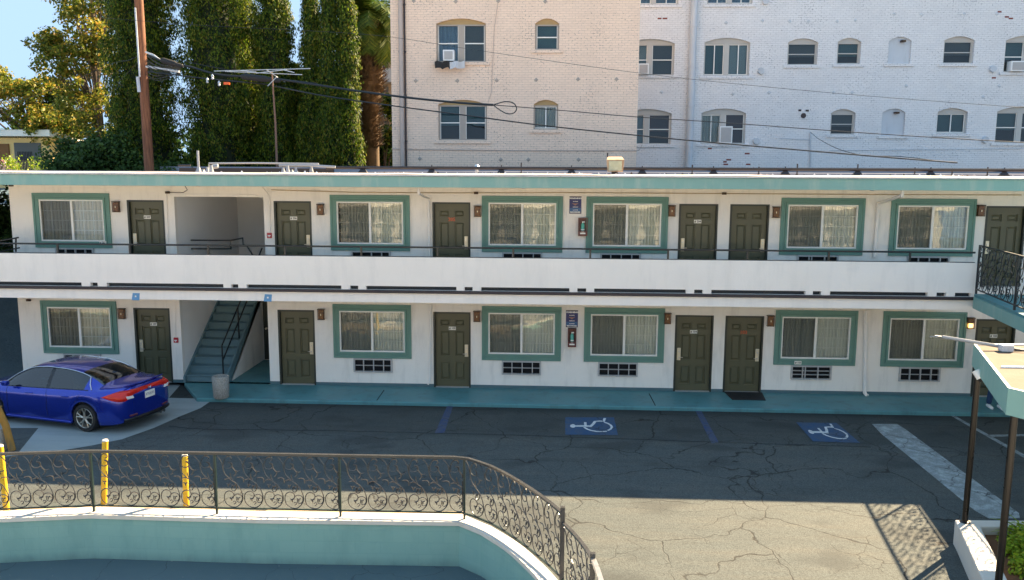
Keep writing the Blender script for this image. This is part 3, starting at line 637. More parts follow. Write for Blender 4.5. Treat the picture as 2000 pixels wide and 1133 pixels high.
for px in (113, 254, 407, 556.7, 705.7, 854.5, 1002.7, 1153, 1305, 1460, 1619, 1778):
    x = at(px, 490, 1, YP+.06).x; mb = MB(); mb.box(x-.022, x+.022, YP+.04, YP+.08, 3.722, RZ); mb.build('rail_post', M['black'], motel)
mb = MB(); a = at(0, 468, 1, -1.2); mb.tube([pr(-40, 478, -.9), pr(36, 464, -.9)], .022, 8); mb.tube([pr(31, 464, -.9), pr(31, 492, -.9)], .022, 8); mb.tube([pr(-20, 496, -.9), pr(38, 484, -.9)], .02, 8); mb.build('walkway_rail', M['black'], motel)
# roof, fascia
mb = MB(); mb.box(-12, 33, -1.55, -1.49, 5.43, 5.70); mb.build('fascia', M['fascia'], motel, bevel=.006)
mb = MB(); mb.box(-12, 33, -1.49, -.0, 5.46, 5.49); mb.build('soffit', M['stucco'], motel)
mb = MB(); mb.box(-12, 33, -1.59, -1.42, 5.703, 5.735); mb.build('drip_edge', M['drip'], motel, bevel=.006)
mb = MB(); n_ = 60; vs = []; fs = []
for i in range(n_+1):
    x = -12+45*i/n_; zz = 5.742+random.uniform(-.006, .008)
    for (yy, dz) in ((-1.50, 0), (-1.2, .035), (-.9, .012), (.6, 0), (3, .0), (9, .02)): vs.append((x, yy, zz+dz))
for i in range(n_):
    for j in range(5): fs.append((i*6+j, (i+1)*6+j, (i+1)*6+j+1, i*6+j+1))
mb.add(vs, fs); rf = mb.build('roof', M['silver'], motel, smooth=True)
mb = MB(); mb.box(-.56, 33, 8.8, 9, 5.5, 5.93); mb.build('rear_curb', M['roofgrey'], motel)
mb = MB(); mb.box(7.9, 33, 2.2, 8.8, 5.76, 5.82); mb.build('raised_roof', M['roofgrey'], motel)
# conduits and downspouts
def ptube(name, pts, Y, r, mat, parent=motel, n=8):
    mb = MB(); mb.tube([at(x, y, 1, Y if not isinstance(Y, (list, tuple)) else Y[i]) for i, (x, y) in enumerate(pts)], r, n); return mb.build(name, mat, parent, smooth=True)
ptube('downspout', [(817, 369), (818, 378), (837, 388), (839, 503)], [-1.3, -1.3, -.06, -.06], .035, M['parapet'])
ptube('downspout', [(1763, 372), (1762, 382), (1716, 397), (1708, 502)], [-1.3, -1.3, -.06, -.06], .045, M['parapet'])
ptube('downspout', [(1691, 606), (1689, 768), (1694, 773)], [-.06, -.06, -.16], .05, M['parapet'])
ptube('downspout', [(841, 594), (840, 745), (836, 751)], -.05, .025, M['parapet'])
ptube('conduit', [(530, 371), (700, 376), (900, 377), (1100, 376.5), (1380, 378), (1700, 380), (1995, 381)], -.03, .010, M['lintel'])
ptube('conduit', [(325, 378), (330, 500)], -.02, .010, M['parapet']); ptube('conduit', [(512, 365), (523, 377), (527, 392), (528, 455)], [-1.0, -.1, -.02, -.02], .010, M['parapet'])
ptube('conduit', [(360, 361), (366, 371), (358, 376), (329, 376)], [-1.2, -.5, -.02, -.02], .009, M['ink']); ptube('conduit', [(340, 379), (500, 380), (512, 388)], -.02, .009, M['parapet'])
ptube('conduit', [(343, 590), (343, 660)], -.02, .008, M['parapet'])
for px, py, Y in ((328, 376, -.03), (930, 377, -.03), (1414, 378, -.03), (57, 586, -.03), (23, 362, -.5)):
    a = at(px, py, 1, Y); mb = MB(); mb.box(a.x-.055, a.x+.055, Y-.06, Y, a.z-.03, a.z+.03); mb.box(a.x-.02, a.x+.03, Y-.09, Y-.06, a.z-.02, a.z+.02); mb.build('junction_box', M['bronze'], motel, bevel=.005)
for px, py in ((1024, 369.5), (1703, 372)):
    a = at(px, py, 1, -1.1); mb = MB(); mb.lathe(a.x, -1.1, [(.02, 5.40), (.07, 5.42), (.09, 5.458)], 14); mb.build('soffit_lamp', M['white'], motel, smooth=True)
for px, py in ((337, 361), (387, 363)):
    a = at(px, py, 1, -1.2); mb = MB(); mb.lathe(a.x, -1.2, [(.05, 5.42), (.065, 5.43), (.065, 5.458)], 14); mb.build('soffit_lamp', M['red'], motel, smooth=True)
# small fittings on the front
SC = [(227.6, 403.7, 1, 'left of the leftmost upper door'), (626.4, 409.1, 1, 'right of the upper door beside the stair opening'), (932.8, 412.6, 1, 'right of the upper door with orange digits'), (1311.9, 411.8, 1, 'between the fourth upper window and door 204'), (1515.2, 414.5, 1, 'right of the unnumbered upper door beside door 204'), (1915, 411.3, 1, 'above the iron balcony railing, left of the last upper door'),
      (238.7, 612.2, 0, 'above the blue car, left of door 107'), (627.7, 613.7, 0, 'right of the unnumbered ground floor door beside the stairs'), (931.6, 617.6, 0, 'on the ground floor between door 105 and the third window'), (1303.6, 621.6, 0, 'between the fourth lower window and door 104'), (1504.7, 626.4, 0, 'right of the door with the black mat'), (1894.9, 630.6, 0, 'left of door 102, its bulb glowing')]
for j, (px, py, fl, lb) in enumerate(SC):
    a = at(px, py, 1, -.05); x, z = a.x, a.z
    t = thing('wall_lamp', ('lit amber wall lamp ' if 'glowing' in lb else 'unlit amber wall lamp ')+lb, 'wall lamp', (x, 0, z-.15), 'amber wall lamps beside the doors')
    mb = MB(); mb.box(x-.07, x+.07, -.02, -.0, z-.14, z+.14); mb.box(x-.095, x+.095, -.13, -.02, z+.125, z+.145); mb.box(x-.09, x+.09, -.125, -.02, z-.145, z-.13)
    for xx in (-.087, .073): mb.box(x+xx, x+xx+.014, -.125, -.111, z-.13, z+.125)
    mb.build('lamp_bracket', M['bronze'], t)
    mb = MB(); mb.box(x-.072, x+.072, -.115, -.02, z-.13, z+.12); 
    if j != 11: mb.build('lamp_shade', M['amber'], t, bevel=.01)
    else:
        mb = MB(); mb.box(x-.072, x+.072, -.115, -.02, z+.0, z+.12); mb.build('lamp_shade', M['amber'], t, bevel=.01)
    mb = MB(); zz = z-.05
    if j == 11: mb.box(x-.055, x+.055, -.10, -.03, z-.125, z-.02)
    else: mb.box(x-.012, x+.012, -.128, -.116, z-.03, z+.02)
    mb.build('bulb', M['bulb'] if j == 11 else M['lock'], t, bevel=.01)
for px, py, lb in ((526, 460, 'small red fire alarm on the upper wall between stair opening and door 206'), (343.5, 664.5, 'small red fire alarm on the ground floor pillar between door 107 and stairs')):
    a = at(px, py, 1, -.03); mb = MB(); mb.box(a.x-.06, a.x+.06, -.045, 0, a.z-.07, a.z+.07); mb.mat(1); mb.box(a.x-.035, a.x+.04, -.058, -.046, a.z-.018, a.z+.012); mb.box(a.x-.012, a.x+.012, -.056, -.046, a.z-.045, a.z-.02)
    tag(mb.build('fire_alarm', [M['red'], M['white']], loc=(a.x, 0, a.z), bevel=.004), lb, 'fire alarm', 'fire alarm pulls beside the stair')
def warning_sign(px0, px1, py0, py1, lb):
    a, b = at(px0, py0, 1, -.012), at(px1, py1, 1, -.012); x0, x1, z1, z0 = a.x, b.x, a.z, b.z; cx, w_, h_ = (x0+x1)/2, x1-x0, z1-z0
    t = thing('warning_sign', lb, 'sign', (cx, 0, z0), 'blue warning signs on the front wall')
    mb = MB(); mb.box(x0, x1, -.012, 0, z0, z1); mb.mat(1); mb.box(x0+.012, x1-.012, -.0135, -.012, z0+.10*h_, z0+.33*h_)
    mb.mat(2); mb.box(x0, x1, -.0138, -.012, z1-.02, z1-.004); mb.box(x0, x1, -.0138, -.012, z0+.004, z0+.02); mb.build('sign_board', [M['signblue'], flat('sign_midblue', (.02, .10, .26), .4), M['ink']], t)
    mb = MB(); mb.text('WARNING', h_*.115, (cx, -.0145, z1-h_*.115), squeeze=w_*.9/(h_*.115*4.35), font_bold=.003)
    mb.text('24 HOUR', h_*.07, (cx, -.0145, z1-h_*.30), squeeze=1.0, font_bold=.001); mb.text('SURVEILLANCE', h_*.06, (cx, -.0145, z0+h_*.38), squeeze=.75, font_bold=.001)
    mb.text('ALL ACTIVITIES', h_*.06, (cx, -.0148, z0+h_*.21), squeeze=.72, font_bold=.0015); mb.text('RECORDED', h_*.10, (cx, -.0145, z0+h_*.085), squeeze=w_*.85/(h_*.1*5.3), font_bold=.0025); mb.build('lettering', M['white'], t)
    mb = MB(); zc = z0+h_*.54   # camera emblem
    mb.slab_xz([(cx-w_*.30, zc+h_*.06), (cx-w_*.1, zc-h_*.02), (cx, zc-h_*.07), (cx+w_*.08, zc-h_*.02), (cx+w_*.28, zc+h_*.06), (cx+.01, zc+h_*.045)], -.0146, -.0125); mb.build('emblem', flat('emblem_tan', (.30, .16, .12), .5), t)
warning_sign(1112.3, 1135.2, 383.5, 417.5, 'blue surveillance warning sign on the upper wall between the third and fourth windows')
warning_sign(1105.5, 1128.6, 606, 639.5, 'blue surveillance warning sign on the ground floor wall above a fire extinguisher')
def extinguisher(px0, px1, py0, py1, lb):
    a, b = at(px0, py0, 1, -.1), at(px1, py1, 1, -.1); x0, x1, z1, z0 = a.x, b.x, a.z, b.z; cx, h_ = (x0+x1)/2, z1-z0
    t = thing('extinguisher_cabinet', lb, 'fire extinguisher', (cx, 0, z0), 'fire extinguisher cabinets')
    mb = MB(); mb.box(x0, x1, -.02, -.0, z0, z1); mb.box(x0, x0+.018, -.15, -.02, z0, z1); mb.box(x1-.018, x1, -.15, -.02, z0, z1); mb.box(x0+.018, x1-.018, -.15, -.02, z1-.018, z1); mb.box(x0+.018, x1-.018, -.15, -.02, z0, z0+h_*.27); mb.build('cabinet', M['extred'], t)
    mb = MB(); mb.lathe(cx, -.085, [(.02, z0+h_*.29), (.05, z0+h_*.30), (.05, z0+h_*.62), (.03, z0+h_*.70), (.016, z0+h_*.74)], 14); mb.build('extinguisher', M['greenish'], t, smooth=True)
    mb = MB(); mb.box(cx-.02, cx+.05, -.1, -.07, z0+h_*.74, z0+h_*.80); mb.lathe(cx, -.085, [(.052, z0+h_*.32), (.052, z0+h_*.38)], 14); mb.build('valve', M['white'], t)
    mb = MB(); mb.box(cx-.07, cx+.07, -.153, -.1505, z0+h_*.11, z0+h_*.19); mb.text('FIRE', .035, (cx, -.152, z0+h_*.235), squeeze=1.1); mb.build('label_strip', M['plate'], t)
extinguisher(1129.5, 1147, 425.5, 461, 'red fire extinguisher cabinet on the upper wall beside the fourth window')
extinguisher(1109.5, 1125, 641.5, 677.5, 'red fire extinguisher cabinet on the ground floor wall below the warning sign')
for px, py, lb in ((265, 579.5, 'crumpled blue tape patch on the beam above door 107'), (523, 582, 'blue square tape patch on the beam right of the stairs')):
    a = at(px, py, 1, YP-.004); mb = MB(); mb.add([(a.x-.11, YP-.004, a.z-.09), (a.x+.09, YP-.006, a.z-.095), (a.x+.11, YP-.004, a.z+.09), (a.x-.07, YP-.008, a.z+.095)], [(0, 1, 2, 3)]); mb.mat(1)
    mb.add([(a.x-.02, YP-.009, a.z-.01), (a.x+.02, YP-.009, a.z-.012), (a.x+.02, YP-.009, a.z+.03), (a.x-.015, YP-.009, a.z+.03)], [(0, 1, 2, 3)]); o = mb.build('tape_patch', [M['tape'], M['plate']], loc=(a.x, YP, a.z)); sm = o.modifiers.new('s', 'SOLIDIFY'); sm.thickness = .002
    tag(o, lb, 'tape patch')
# floor mat
a = [at(x, y, 2, .0) for x, y in ((1416, 768), (1485, 768), (1504, 790), (1437, 790))]
mb = MB(); mb.prism([(a[3].x, -.77+.0), (a[2].x-.02, -.77), (a[1].x+.05, -.02), (a[0].x, -.02)], .001, .02); tag(mb.build('door_mat', M['rubber'], loc=(19.3, -.4, 0), bevel=.005), 'black rubber mat at the foot of a ground floor door', 'door mat')
# concrete litter planter
x, y = 5.62, -1.42
t = thing('concrete_planter', 'round pale exposed aggregate concrete planter at the foot of the stairs', 'planter', (x, y, 0))
mb = MB(); mb.lathe(x, y, [(.175, .0), (.195, .03), (.215, .56), (.205, .575), (.17, .575), (.165, .48), (.02, .48)], 28); mb.build('pot', M['aggregate'], t, smooth=True)
mb = MB(); mb.lathe(x, y, [(.163, .47), (.10, .50), (.01, .51)], 20); mb.build('sand_fill', M['soil'], t, smooth=True)
# ------------------------------------------------------------------ roof clutter
t = thing('roof_pipe', 'long black pipe running on small stands along the motel roof', 'pipe', (15, .5, 5.75))
mb = MB(); mb.tube([(8.0, .5, 5.905), (33, .5, 5.93)], .045, 8); mb.build('pipe', M['pipeblack'], t)
for i in range(13):
    x = 9.0+i*1.87; mb = MB(); mb.add([(x-.14, .42, 5.75), (x+.14, .42, 5.75), (x+.04, .5, 5.9), (x-.04, .5, 5.9), (x-.14, .6, 5.75), (x+.14, .6, 5.75)], [(0, 1, 2, 3), (5, 4, 3, 2), (0, 3, 4), (1, 5, 2)]); mb.box(x-.012, x+.012, .49, .51, 5.9, 5.99); mb.build('pipe_stand', M['pipeblack'], t)
t = thing('floodlight', 'weathered square floodlight box standing on the motel roof edge', 'floodlight', (15.66, -.8, 5.75))
mb = MB(); mb.add([(15.47, -.98, 5.83), (15.85, -.98, 5.83), (15.88, -.98, 6.13), (15.44, -.98, 6.13), (15.49, -.62, 5.83), (15.83, -.62, 5.83), (15.84, -.66, 6.21), (15.48, -.66, 6.21)], [(0, 1, 2, 3), (5, 4, 7, 6), (3, 2, 6, 7), (0, 4, 5, 1), (1, 5, 6, 2), (4, 0, 3, 7)])
mb.build('housing', painted('rusty_cream', (.45, .30, .18), .2, .7, 6, .3, ((.2, .1, .05), .7)), t, bevel=.01)
mb = MB(); mb.box(15.50, 15.82, -.995, -.982, 5.86, 6.10); mb.build('lens', painted('dull_lens', (.42, .42, .28), .25, .25, 9, .2), t)
mb = MB(); mb.cyl((15.66, -.8, 5.74), (15.66, -.8, 5.84), .08, 12); mb.cyl((15.48, -.7, 6.2), (15.48, -.7, 6.30), .02, 8); mb.build('mount', M['pipeblack'], t)
t = thing('roof_duct', 'long white pipe with elbows lying on the roof in front of the cypresses', 'pipe', (5, 0, 5.75))
mb = MB(); mb.tube([pr(408, 332, .2), pr(408, 319, .2), pr(500, 318.5, .3), pr(622, 320, .4), pr(624, 326, .4)], .022, 8); mb.tube([pr(415, 326, .1), pr(426, 324, .1)], .06, 10); mb.tube([pr(545, 323, 0), pr(600, 323, 0), pr(655, 326, 0)], .035, 8); mb.build('pipe', M['pipewhite'], t)
mb = MB(); mb.tube([pr(348, 323, .3), pr(372, 323, .3)], .03, 8); mb.box(*sorted((at(345, 0, 1, 2).x, at(650, 0, 1, 2).x)), 1.6, 1.7, 5.76, 5.88); mb.build('curb', M['pipeblack'], t)
t = thing('vent_pipe', 'thin upright vent pipe standing on the roof below the utility pole', 'vent pipe', tuple(at(388, 331, 1, .0))); a = root_loc(t)
mb = MB(); mb.cyl((a.x, 0, 5.75), (a.x, 0, 6.33), .03, 10); mb.build('pipe', M['pipewhite'], t); mb = MB(); mb.lathe(a.x, 0, [(.10, 5.75), (.045, 5.86), (.035, 5.9)], 12); mb.build('flashing', M['pipewhite'], t, smooth=True)
vents = [(396, .1), (405, -.1), (413, -.2), (397, .4), (553, 0), (562, -.2), (570, .1), (578, -.1), (608, .1)]
for i, (px, Y) in enumerate(vents):
    a = at(px, 332, 1, Y); mb = MB(); h_ = .10+.05*(i % 3); mb.lathe(a.x, Y, [(.075, 5.745), (.035, 5.75+h_*.7), (.03, 5.75+h_)], 10)
    tag(mb.build('roof_jack', M['pipewhite'], loc=(a.x, Y, 5.74), smooth=True), ['leftmost', 'third', 'fourth', 'second', 'leftmost', 'second', 'third', 'fourth', 'rightmost'][i]+[' white flashing cone of the four beside the upright vent pipe', ' white flashing cone of the five under the long white roof pipe'][px > 500], 'roof jack', ['left cluster of white flashing cones', 'middle cluster of white flashing cones'][px > 500])
rr = random.Random(5); mb = MB()
for i in range(260):
    x = rr.uniform(4.5, 31); y = rr.uniform(-1.0, 1.2); s_ = rr.uniform(.012, .045); z = 5.745; o_ = len(mb.v); mb.mat(rr.choice([0, 0, 1, 2]))
    mb.add([(x-s_, y-s_, z), (x+s_*1.5, y-s_*.6, z), (x+s_, y+s_, z), (x-s_*.8, y+s_, z), (x+rr.uniform(-.5, .5)*s_, y, z+s_*rr.uniform(1, 2.2))], [(0, 1, 4), (1, 2, 4), (2, 3, 4), (3, 0, 4)])
tag(mb.build('roof_debris', [M['white'], M['bronze'], M['silver']]), 'scattered pale grit and scraps along the motel roof edge', 'debris', kind='stuff')
for px, h_, wh_ in ((1018, .20, 'before the beige wall, right of its double windows'), (1352, .16, 'at the foot of the thick pale downpipe'), (1482, .12, 'below the double window holding an air conditioner'), (1557, .2, 'left of the thin grey wall conduit'), (1675, .2, 'left of the lower blind niche'), (1787, .12, 'right of the lower blind niche'), (1860, .10, 'below the lower slider window of the white wall'), (1929, .14, 'below the round vent of the white wall')):
    a = at(px, 333, 1, 1.5); mb = MB(); mb.cyl((a.x, 1.5, 5.74), (a.x, 1.5, 5.87+h_), .018, 8); mb.lathe(a.x, 1.5, [(.06, 5.745), (.03, 5.80)], 8)
    tag(mb.build('vent_pipe', M['pipeblack'], loc=(a.x, 1.5, 5.74)), 'short black roof vent pipe '+wh_, 'vent pipe', 'short black vent pipes on the roof')
a = at(931, 322, 1, 1.0); mb = MB(); mb.lathe(a.x, 1.0, [(.05, 5.74), (.04, 5.93), (.085, 5.945), (.05, 6.0), (.01, 6.02)], 14); tag(mb.build('roof_vent', M['steel'], loc=(a.x, 1, 5.74), smooth=True), 'small grey mushroom roof vent in front of the beige brick wall', 'roof vent')
# television antenna
t = thing('television_antenna', 'old rooftop television antenna on a thin rusty mast before the cypresses', 'antenna', tuple(at(541, 326, 1, 4)))
mb = MB(); mb.tube([pr(541, 326, 4), pr(538, 240, 4), pr(531, 140, 4)], [.035, .03, .022], 8); mb.build('mast', painted('rust_mast', (.16, .09, .06), .3, .7), t)
mb = MB()
for a_, b_ in (((418, 139), (606, 134)), ((440, 139.5), (590, 146)), ((520, 136), (543, 152)), ((500, 143), (560, 136)), ((470, 138), (500, 141)), ((523, 168), (541, 150)), ((555, 137), (575, 142))): mb.tube([pr(*a_, 4+random.uniform(-.2, .2)), pr(*b_, 4+random.uniform(-.2, .2))], .014, 6)
mb.build('element', M['steel'], t)
# ------------------------------------------------------------------ brick buildings
def arch_wall(parent, x0, x1, z0, z1, wins, y, mat, name='wall'):
    """wins: (xa,xb,zbot,zspring,zapex)"""
    mb = MB(); hs = [(a, b, c_, e) for a, b, c_, d, e in wins]; wall_holes(mb, x0, x1, z0, z1, [h for h in hs if h[3] < z1], y, .0001)
    top = [h for h in wins if h[4] >= z1]
    for a, b, c_, d, e in wins:
        if e >= z1: continue
        n_ = 12; arc = [(a+(b-a)*i/n_, d+(e-d)*(1-(2*i/n_-1)**2)) for i in range(n_+1)]
        for (xa, za), (xb, zb) in zip(arc[:-1], arc[1:]):
            mb.add([(xa, y, za), (xb, y, zb), (xb, y, e), (xa, y, e)], [(0, 1, 2, 3)]); mb.add([(xa, y, za), (xb, y, zb), (xb, y+.22, zb), (xa, y+.22, za)], [(0, 3, 2, 1)])
        for q in (((a, c_), (a, d)), ((b, d), (b, c_)), ((b, c_), (a, c_))):
            (xa, za), (xb, zb) = q; mb.add([(xa, y, za), (xb, y, zb), (xb, y+.22, zb), (xa, y+.22, za)], [(0, 3, 2, 1)])
    return mb.build(name, mat, parent)
def arch_window(parent, a, b, c_, d, e, y, kind, fill, trim, lint, style):
    """one window part with frame, panes, backing"""
    n_ = 12; arc = [(b-(b-a)*i/n_, d+(e-d)*(1-(2*i/n_-1)**2)) for i in range(n_+1)]; hz = d-.02
    mb = MB(); mb.slab_xz([(a, hz), (b, hz)]+arc[0:], y+.10, y+.16)
    w_ = mb.build('window', lint, parent); w_.location = w_.location
    t = .06; lights = []
    fr = MB(); fr.box(a, a+t, y+.11, y+.2, c_, hz); fr.box(b-t, b, y+.11, y+.2, c_, hz); fr.box(a+t, b-t, y+.11, y+.2, c_, c_+.05); fr.box(a+t, b-t, y+.11, y+.2, hz-.05, hz)
    if kind == 'double': m_ = (a+b)/2; fr.box(m_-.11, m_+.11, y+.10, y+.2, c_+.05, hz-.05); lights = [(a+t, m_-.11), (m_+.11, b-t)]
    else: lights = [(a+t, b-t)]
    fr.build('window_frame', trim, w_)
    pn = MB(); bk = MB(); ss = MB()
    for j, (xa, xb) in enumerate(lights):
        zm = (c_+hz)/2; s_ = style[j % len(style)]
        if s_ == 'slide':
            xm = (xa+xb)/2; ss.box(xm-.02, xm+.02, y+.135, y+.17, c_+.05, hz-.05); ss.box(xa, xb, y+.14, y+.165, c_+.05, c_+.08); ss.box(xa, xb, y+.14, y+.165, hz-.08, hz-.05); ss.box(xb-.03, xb, y+.14, y+.168, c_+.08, hz-.08)
        else:
            ss.box(xa, xb, y+.13, y+.17, zm-.02, zm+.02); ss.box(xa, xa+.025, y+.145, y+.17, c_+.05, hz-.05); ss.box(xb-.025, xb, y+.145, y+.17, c_+.05, hz-.05)
        if s_ != 'open': pn.box(xa, xb, y+.172, y+.176, c_+.05, hz-.05)
        else: pn.box(xa, xb, y+.172, y+.176, zm, hz-.05)
    ss.build('sash', M['sash'] if kind != 'plain' else trim, w_); pn.build('pane', M['glassold'], w_)
    mats = [M[f_] for f_ in fill]; 
    for j, (xa, xb) in enumerate(lights):
        bk.mat(min(j, len(mats)-1)); s_ = style[j % len(style)]; zb = c_ if s_ not in ('open', 'half') else (c_+hz)/2-.1
        bk.add([(xa-.02, y+.26, zb), (xb+.02, y+.26, zb), (xb+.02, y+.26, hz), (xa-.02, y+.26, hz)], [(0, 1, 2, 3)])
    bk.build('blind', mats, w_)
    rm = MB(); rm.add([(a-.05, y+.6, c_-.1), (b+.05, y+.6, c_-.1), (b+.05, y+.6, e), (a-.05, y+.6, e)], [(0, 1, 2, 3)])
    rm.add([(a-.05, y+.23, c_-.1), (a-.05, y+.6, c_-.1), (a-.05, y+.6, e), (a-.05, y+.23, e)], [(0, 1, 2, 3)]); rm.add([(b+.05, y+.6, c_-.1), (b+.05, y+.23, c_-.1), (b+.05, y+.23, e), (b+.05, y+.6, e)], [(0, 1, 2, 3)]); rm.add([(a-.05, y+.23, c_-.02), (b+.05, y+.23, c_-.02), (b+.05, y+.6, c_-.02), (a-.05, y+.6, c_-.02)], [(0, 1, 2, 3)]); rm.build('room_shade', M['room'], w_)  # near-black lining, the shade of the unlit room put into its colour
    sl_ = MB(); sl_.box(a-.16, b+.16, y-.05, y+.10, c_-.13, c_-.001); sl_.build('sill', trim_sill, w_, bevel=.012)
    return w_
def window_ac(parent, x, y, z, w_, h_):
    mb = MB(); mb.box(x-w_/2, x+w_/2, y-.28, y+.14, z, z+h_); o = mb.build('window_air_conditioner', M['white'], parent, bevel=.015)
    mb = MB(); mb.box(x-w_/2+.05, x+w_/2-.05, y-.284, y-.281, z+.05, z+h_-.05)
    for q in range(5): zz = z+.07+q*(h_-.14)/5; mb.box(x-w_/2+.06, x+w_/2-.06, y-.29, y-.284, zz, zz+.012)
    mb.build('grille', M['grille'], o)
def pxwin(px0, px1, apex, spring, bot, Y): 
    mx_ = (px0+px1)/2; zz = [at(mx_, q, 1, Y).z for q in (bot, spring, apex)]; return (at(px0, (spring+bot)/2, 1, Y).x, at(px1, (spring+bot)/2, 1, Y).x, zz[0], zz[1], zz[2])
YB, YW = 10.0, 15.0
bb = thing('beige_brick_building', 'tall building of beige painted brick with arched windows behind the motel roof', 'building', (12.6, YB, 0))
trim_sill = M['brick_beige']
bw = [(852, 949, 36, 46, 121, 'double', ('bluecurtain', 'greyblind'), ('hung', 'hung')), (1045, 1092, 36, 46, 97, 'single', ('tealblind',), ('hung',)),
      (856, 951, 195, 204, 274, 'double', ('tealblind', 'tealblind'), ('half', 'half')), (1042, 1090, 195, 204, 253, 'single', ('sheer',), ('slide',))]
W_ = [pxwin(*q[:5], YB) for q in bw]; arch_wall(bb, 7.98, 17.25, 0, 14.2, W_, YB, M['brick_beige'])
mb = MB(); mb.box(7.985, 17.25, YB+.9, 11.5, 0, 14.15); mb.box(8.5, 16, 24, 34, 0, 19); mb.box(7.985, 8.2, YB+.002, YB+.9, 0, 14.15); mb.box(17.03, 17.25, YB+.002, YB+.9, 0, 14.15); mb.box(8.2, 17.03, YB+.24, YB+.9, 13.9, 14.15); mb.build('rear_wall', M['brick_beige'], bb)  # tall far box is an added unseen block that shades the lower cypresses
mb = MB(); mb.box(7.9, 17.33, YB-.1, 11.6, 14.2, 14.5); mb.build('cornice', M['trimbeige'], bb)
for q, wq in zip(bw, W_): arch_window(bb, *wq, YB, q[5], q[6], M['trimbeige'], M['lintel'], q[7])
window_ac(bb, at(877, 110, 1, YB).x, YB+.1, W_[0][2]+.02, .42, .40)
a = W_[0]; mb = MB(); n_ = 12; vs = []
for i in range(n_+1):
    x = a[0]-.02+1.12*i/n_; zz = a[2]-.02+.03*math.sin(i*1.7); vs += [(x, YB-.30+.03*math.sin(i), zz), (x+.01*(i % 3), YB-.26+.02*math.cos(i*2), zz-.24-.02*math.sin(i*2.3)), (x, YB-.05, zz+.03)]
mb.add(vs, [(3*i+1, 3*i+4, 3*i+3, 3*i) for i in range(n_)]+[(3*i, 3*i+3, 3*i+5, 3*i+2) for i in range(n_)]); mb.mi = [0 if (j % n_) < 6 else 1 for j in range(len(mb.f))]
o = mb.build('tarpaulin', [M['rubber'], M['pipegrey']], loc=(a[0], YB, a[2])); sm = o.modifiers.new('s', 'SOLIDIFY'); sm.thickness = .008; tag(o, 'black and grey plastic sheet hung under a window air conditioner on the beige wall', 'plastic sheet')
def downpipe(px0, px1, Y, r, mat, parent, name='downpipe'):
    a, b = at(px0, 0, 1, Y), at(px1, 325, 1, Y); x = (a.x+b.x)/2; mb = MB(); mb.cyl((x, Y-r-.02, 0), (x, Y-r-.02, 14), r, 12)
    for z in (6.9, 8.6, 10.2, 11.9): mb.cyl((x, Y-r-.02, z), (x, Y-r-.02, z+.06), r+.02, 12)
    mb.build(name, mat, parent, smooth=True)
downpipe(782, 788, YB, .085, M['pipebeige'], bb); downpipe(791, 793, YB, .03, M['ledge'], bb, 'conduit')
mb = MB(); mb.tube([pr(765, 291, YB-.03), pr(1000, 294, YB-.03), pr(1248, 294, YB-.03), pr(1254, 283, YB-.03)], .015, 6); mb.tube([pr(973, 0, YB-.03), pr(965, 60, YB-.03), pr(960, 180, YB-.03), pr(953, 200, YB-.03)], .008, 6); mb.build('cable', M['pipebeige'], bb)
def anchors(px, py, Y, parent):
    mb = MB()
    for x_, y_ in zip(px, py):
        a = at(x_, y_, 1, Y); s_ = .085; mb.add([(a.x-s_, Y-.004, a.z), (a.x, Y-.004, a.z-s_), (a.x+s_, Y-.004, a.z), (a.x, Y-.004, a.z+s_), (a.x, Y-.035, a.z)], [(0, 1, 4), (1, 2, 4), (2, 3, 4), (3, 0, 4)]); 
    for i in range(0, len(mb.v), 5):
        q = MB(); q.add(mb.v[i:i+5], [(0, 1, 4), (1, 2, 4), (2, 3, 4), (3, 0, 4)]); q.build('anchor_plate', [M['trimbeige'] if Y == YB else M['pipegrey']], parent)
anchors([808, 890, 973, 1065, 812, 893, 970, 1047, 1129, 1204, 820, 978, 1032, 1130], [2, 3, 2, 3, 158, 158, 157, 156, 155, 155, 310, 312, 312, 312], YB, bb)
ww = thing('white_brick_building', 'tall building of bluish white painted brick with arched windows, set back at right', 'building', (28, YW, 0))
trim_sill = M['brick_white']
wq_ = [(1222, 1317, 76, 85, 147, 'double', ('paleblind', 'greyblind'), ('hung', 'hung')), (1375, 1464, 74, 83, 148, 'double', ('tealblind', 'paleblind'), ('slide', 'slide')), (1538, 1597, 75, 83, 127, 'plain', ('greyblind',), ('half',)), (1635, 1681, 74, 82, 125, 'plain', ('tealblind',), ('half',)),
       (1735, 1779, 72, 80, 124, 'niche'), (1843, 1902, 71, 79, 124, 'plain', ('greyblind',), ('half',)), (1962, 2050, 69, 79, 141, 'double', ('tealblind', 'greyblind'), ('half', 'half')),
       (1215, 1311, 213, 222, 282, 'double', ('paleblind', 'brownblind'), ('hung', 'half')), (1369, 1456, 212, 221, 281, 'double', ('sheer', 'brownblind'), ('slide', 'hung')), (1622, 1670, 213, 221, 263, 'plain', ('greyblind',), ('half',)), (1722, 1767, 212, 220, 265, 'niche'),
       (1830, 1889, 211, 219, 261, 'single', ('tealblind',), ('slide',)), (1945, 2040, 208, 218, 279, 'double', ('tealblind', 'greyblind'), ('half', 'half')),
       (1229, 1326, -62, -52, 9, 'double', ('bluecurtain', 'bluecurtain'), ('slide', 'slide')), (1382, 1471, -62, -52, 8, 'double', ('bluecurtain', 'bluecurtain'), ('slide', 'slide'))]
W2 = [pxwin(*q[:5], YW) for q in wq_]; arch_wall(ww, 17.25, 44, 0, 15.5, W2, YW, M['brick_white'])
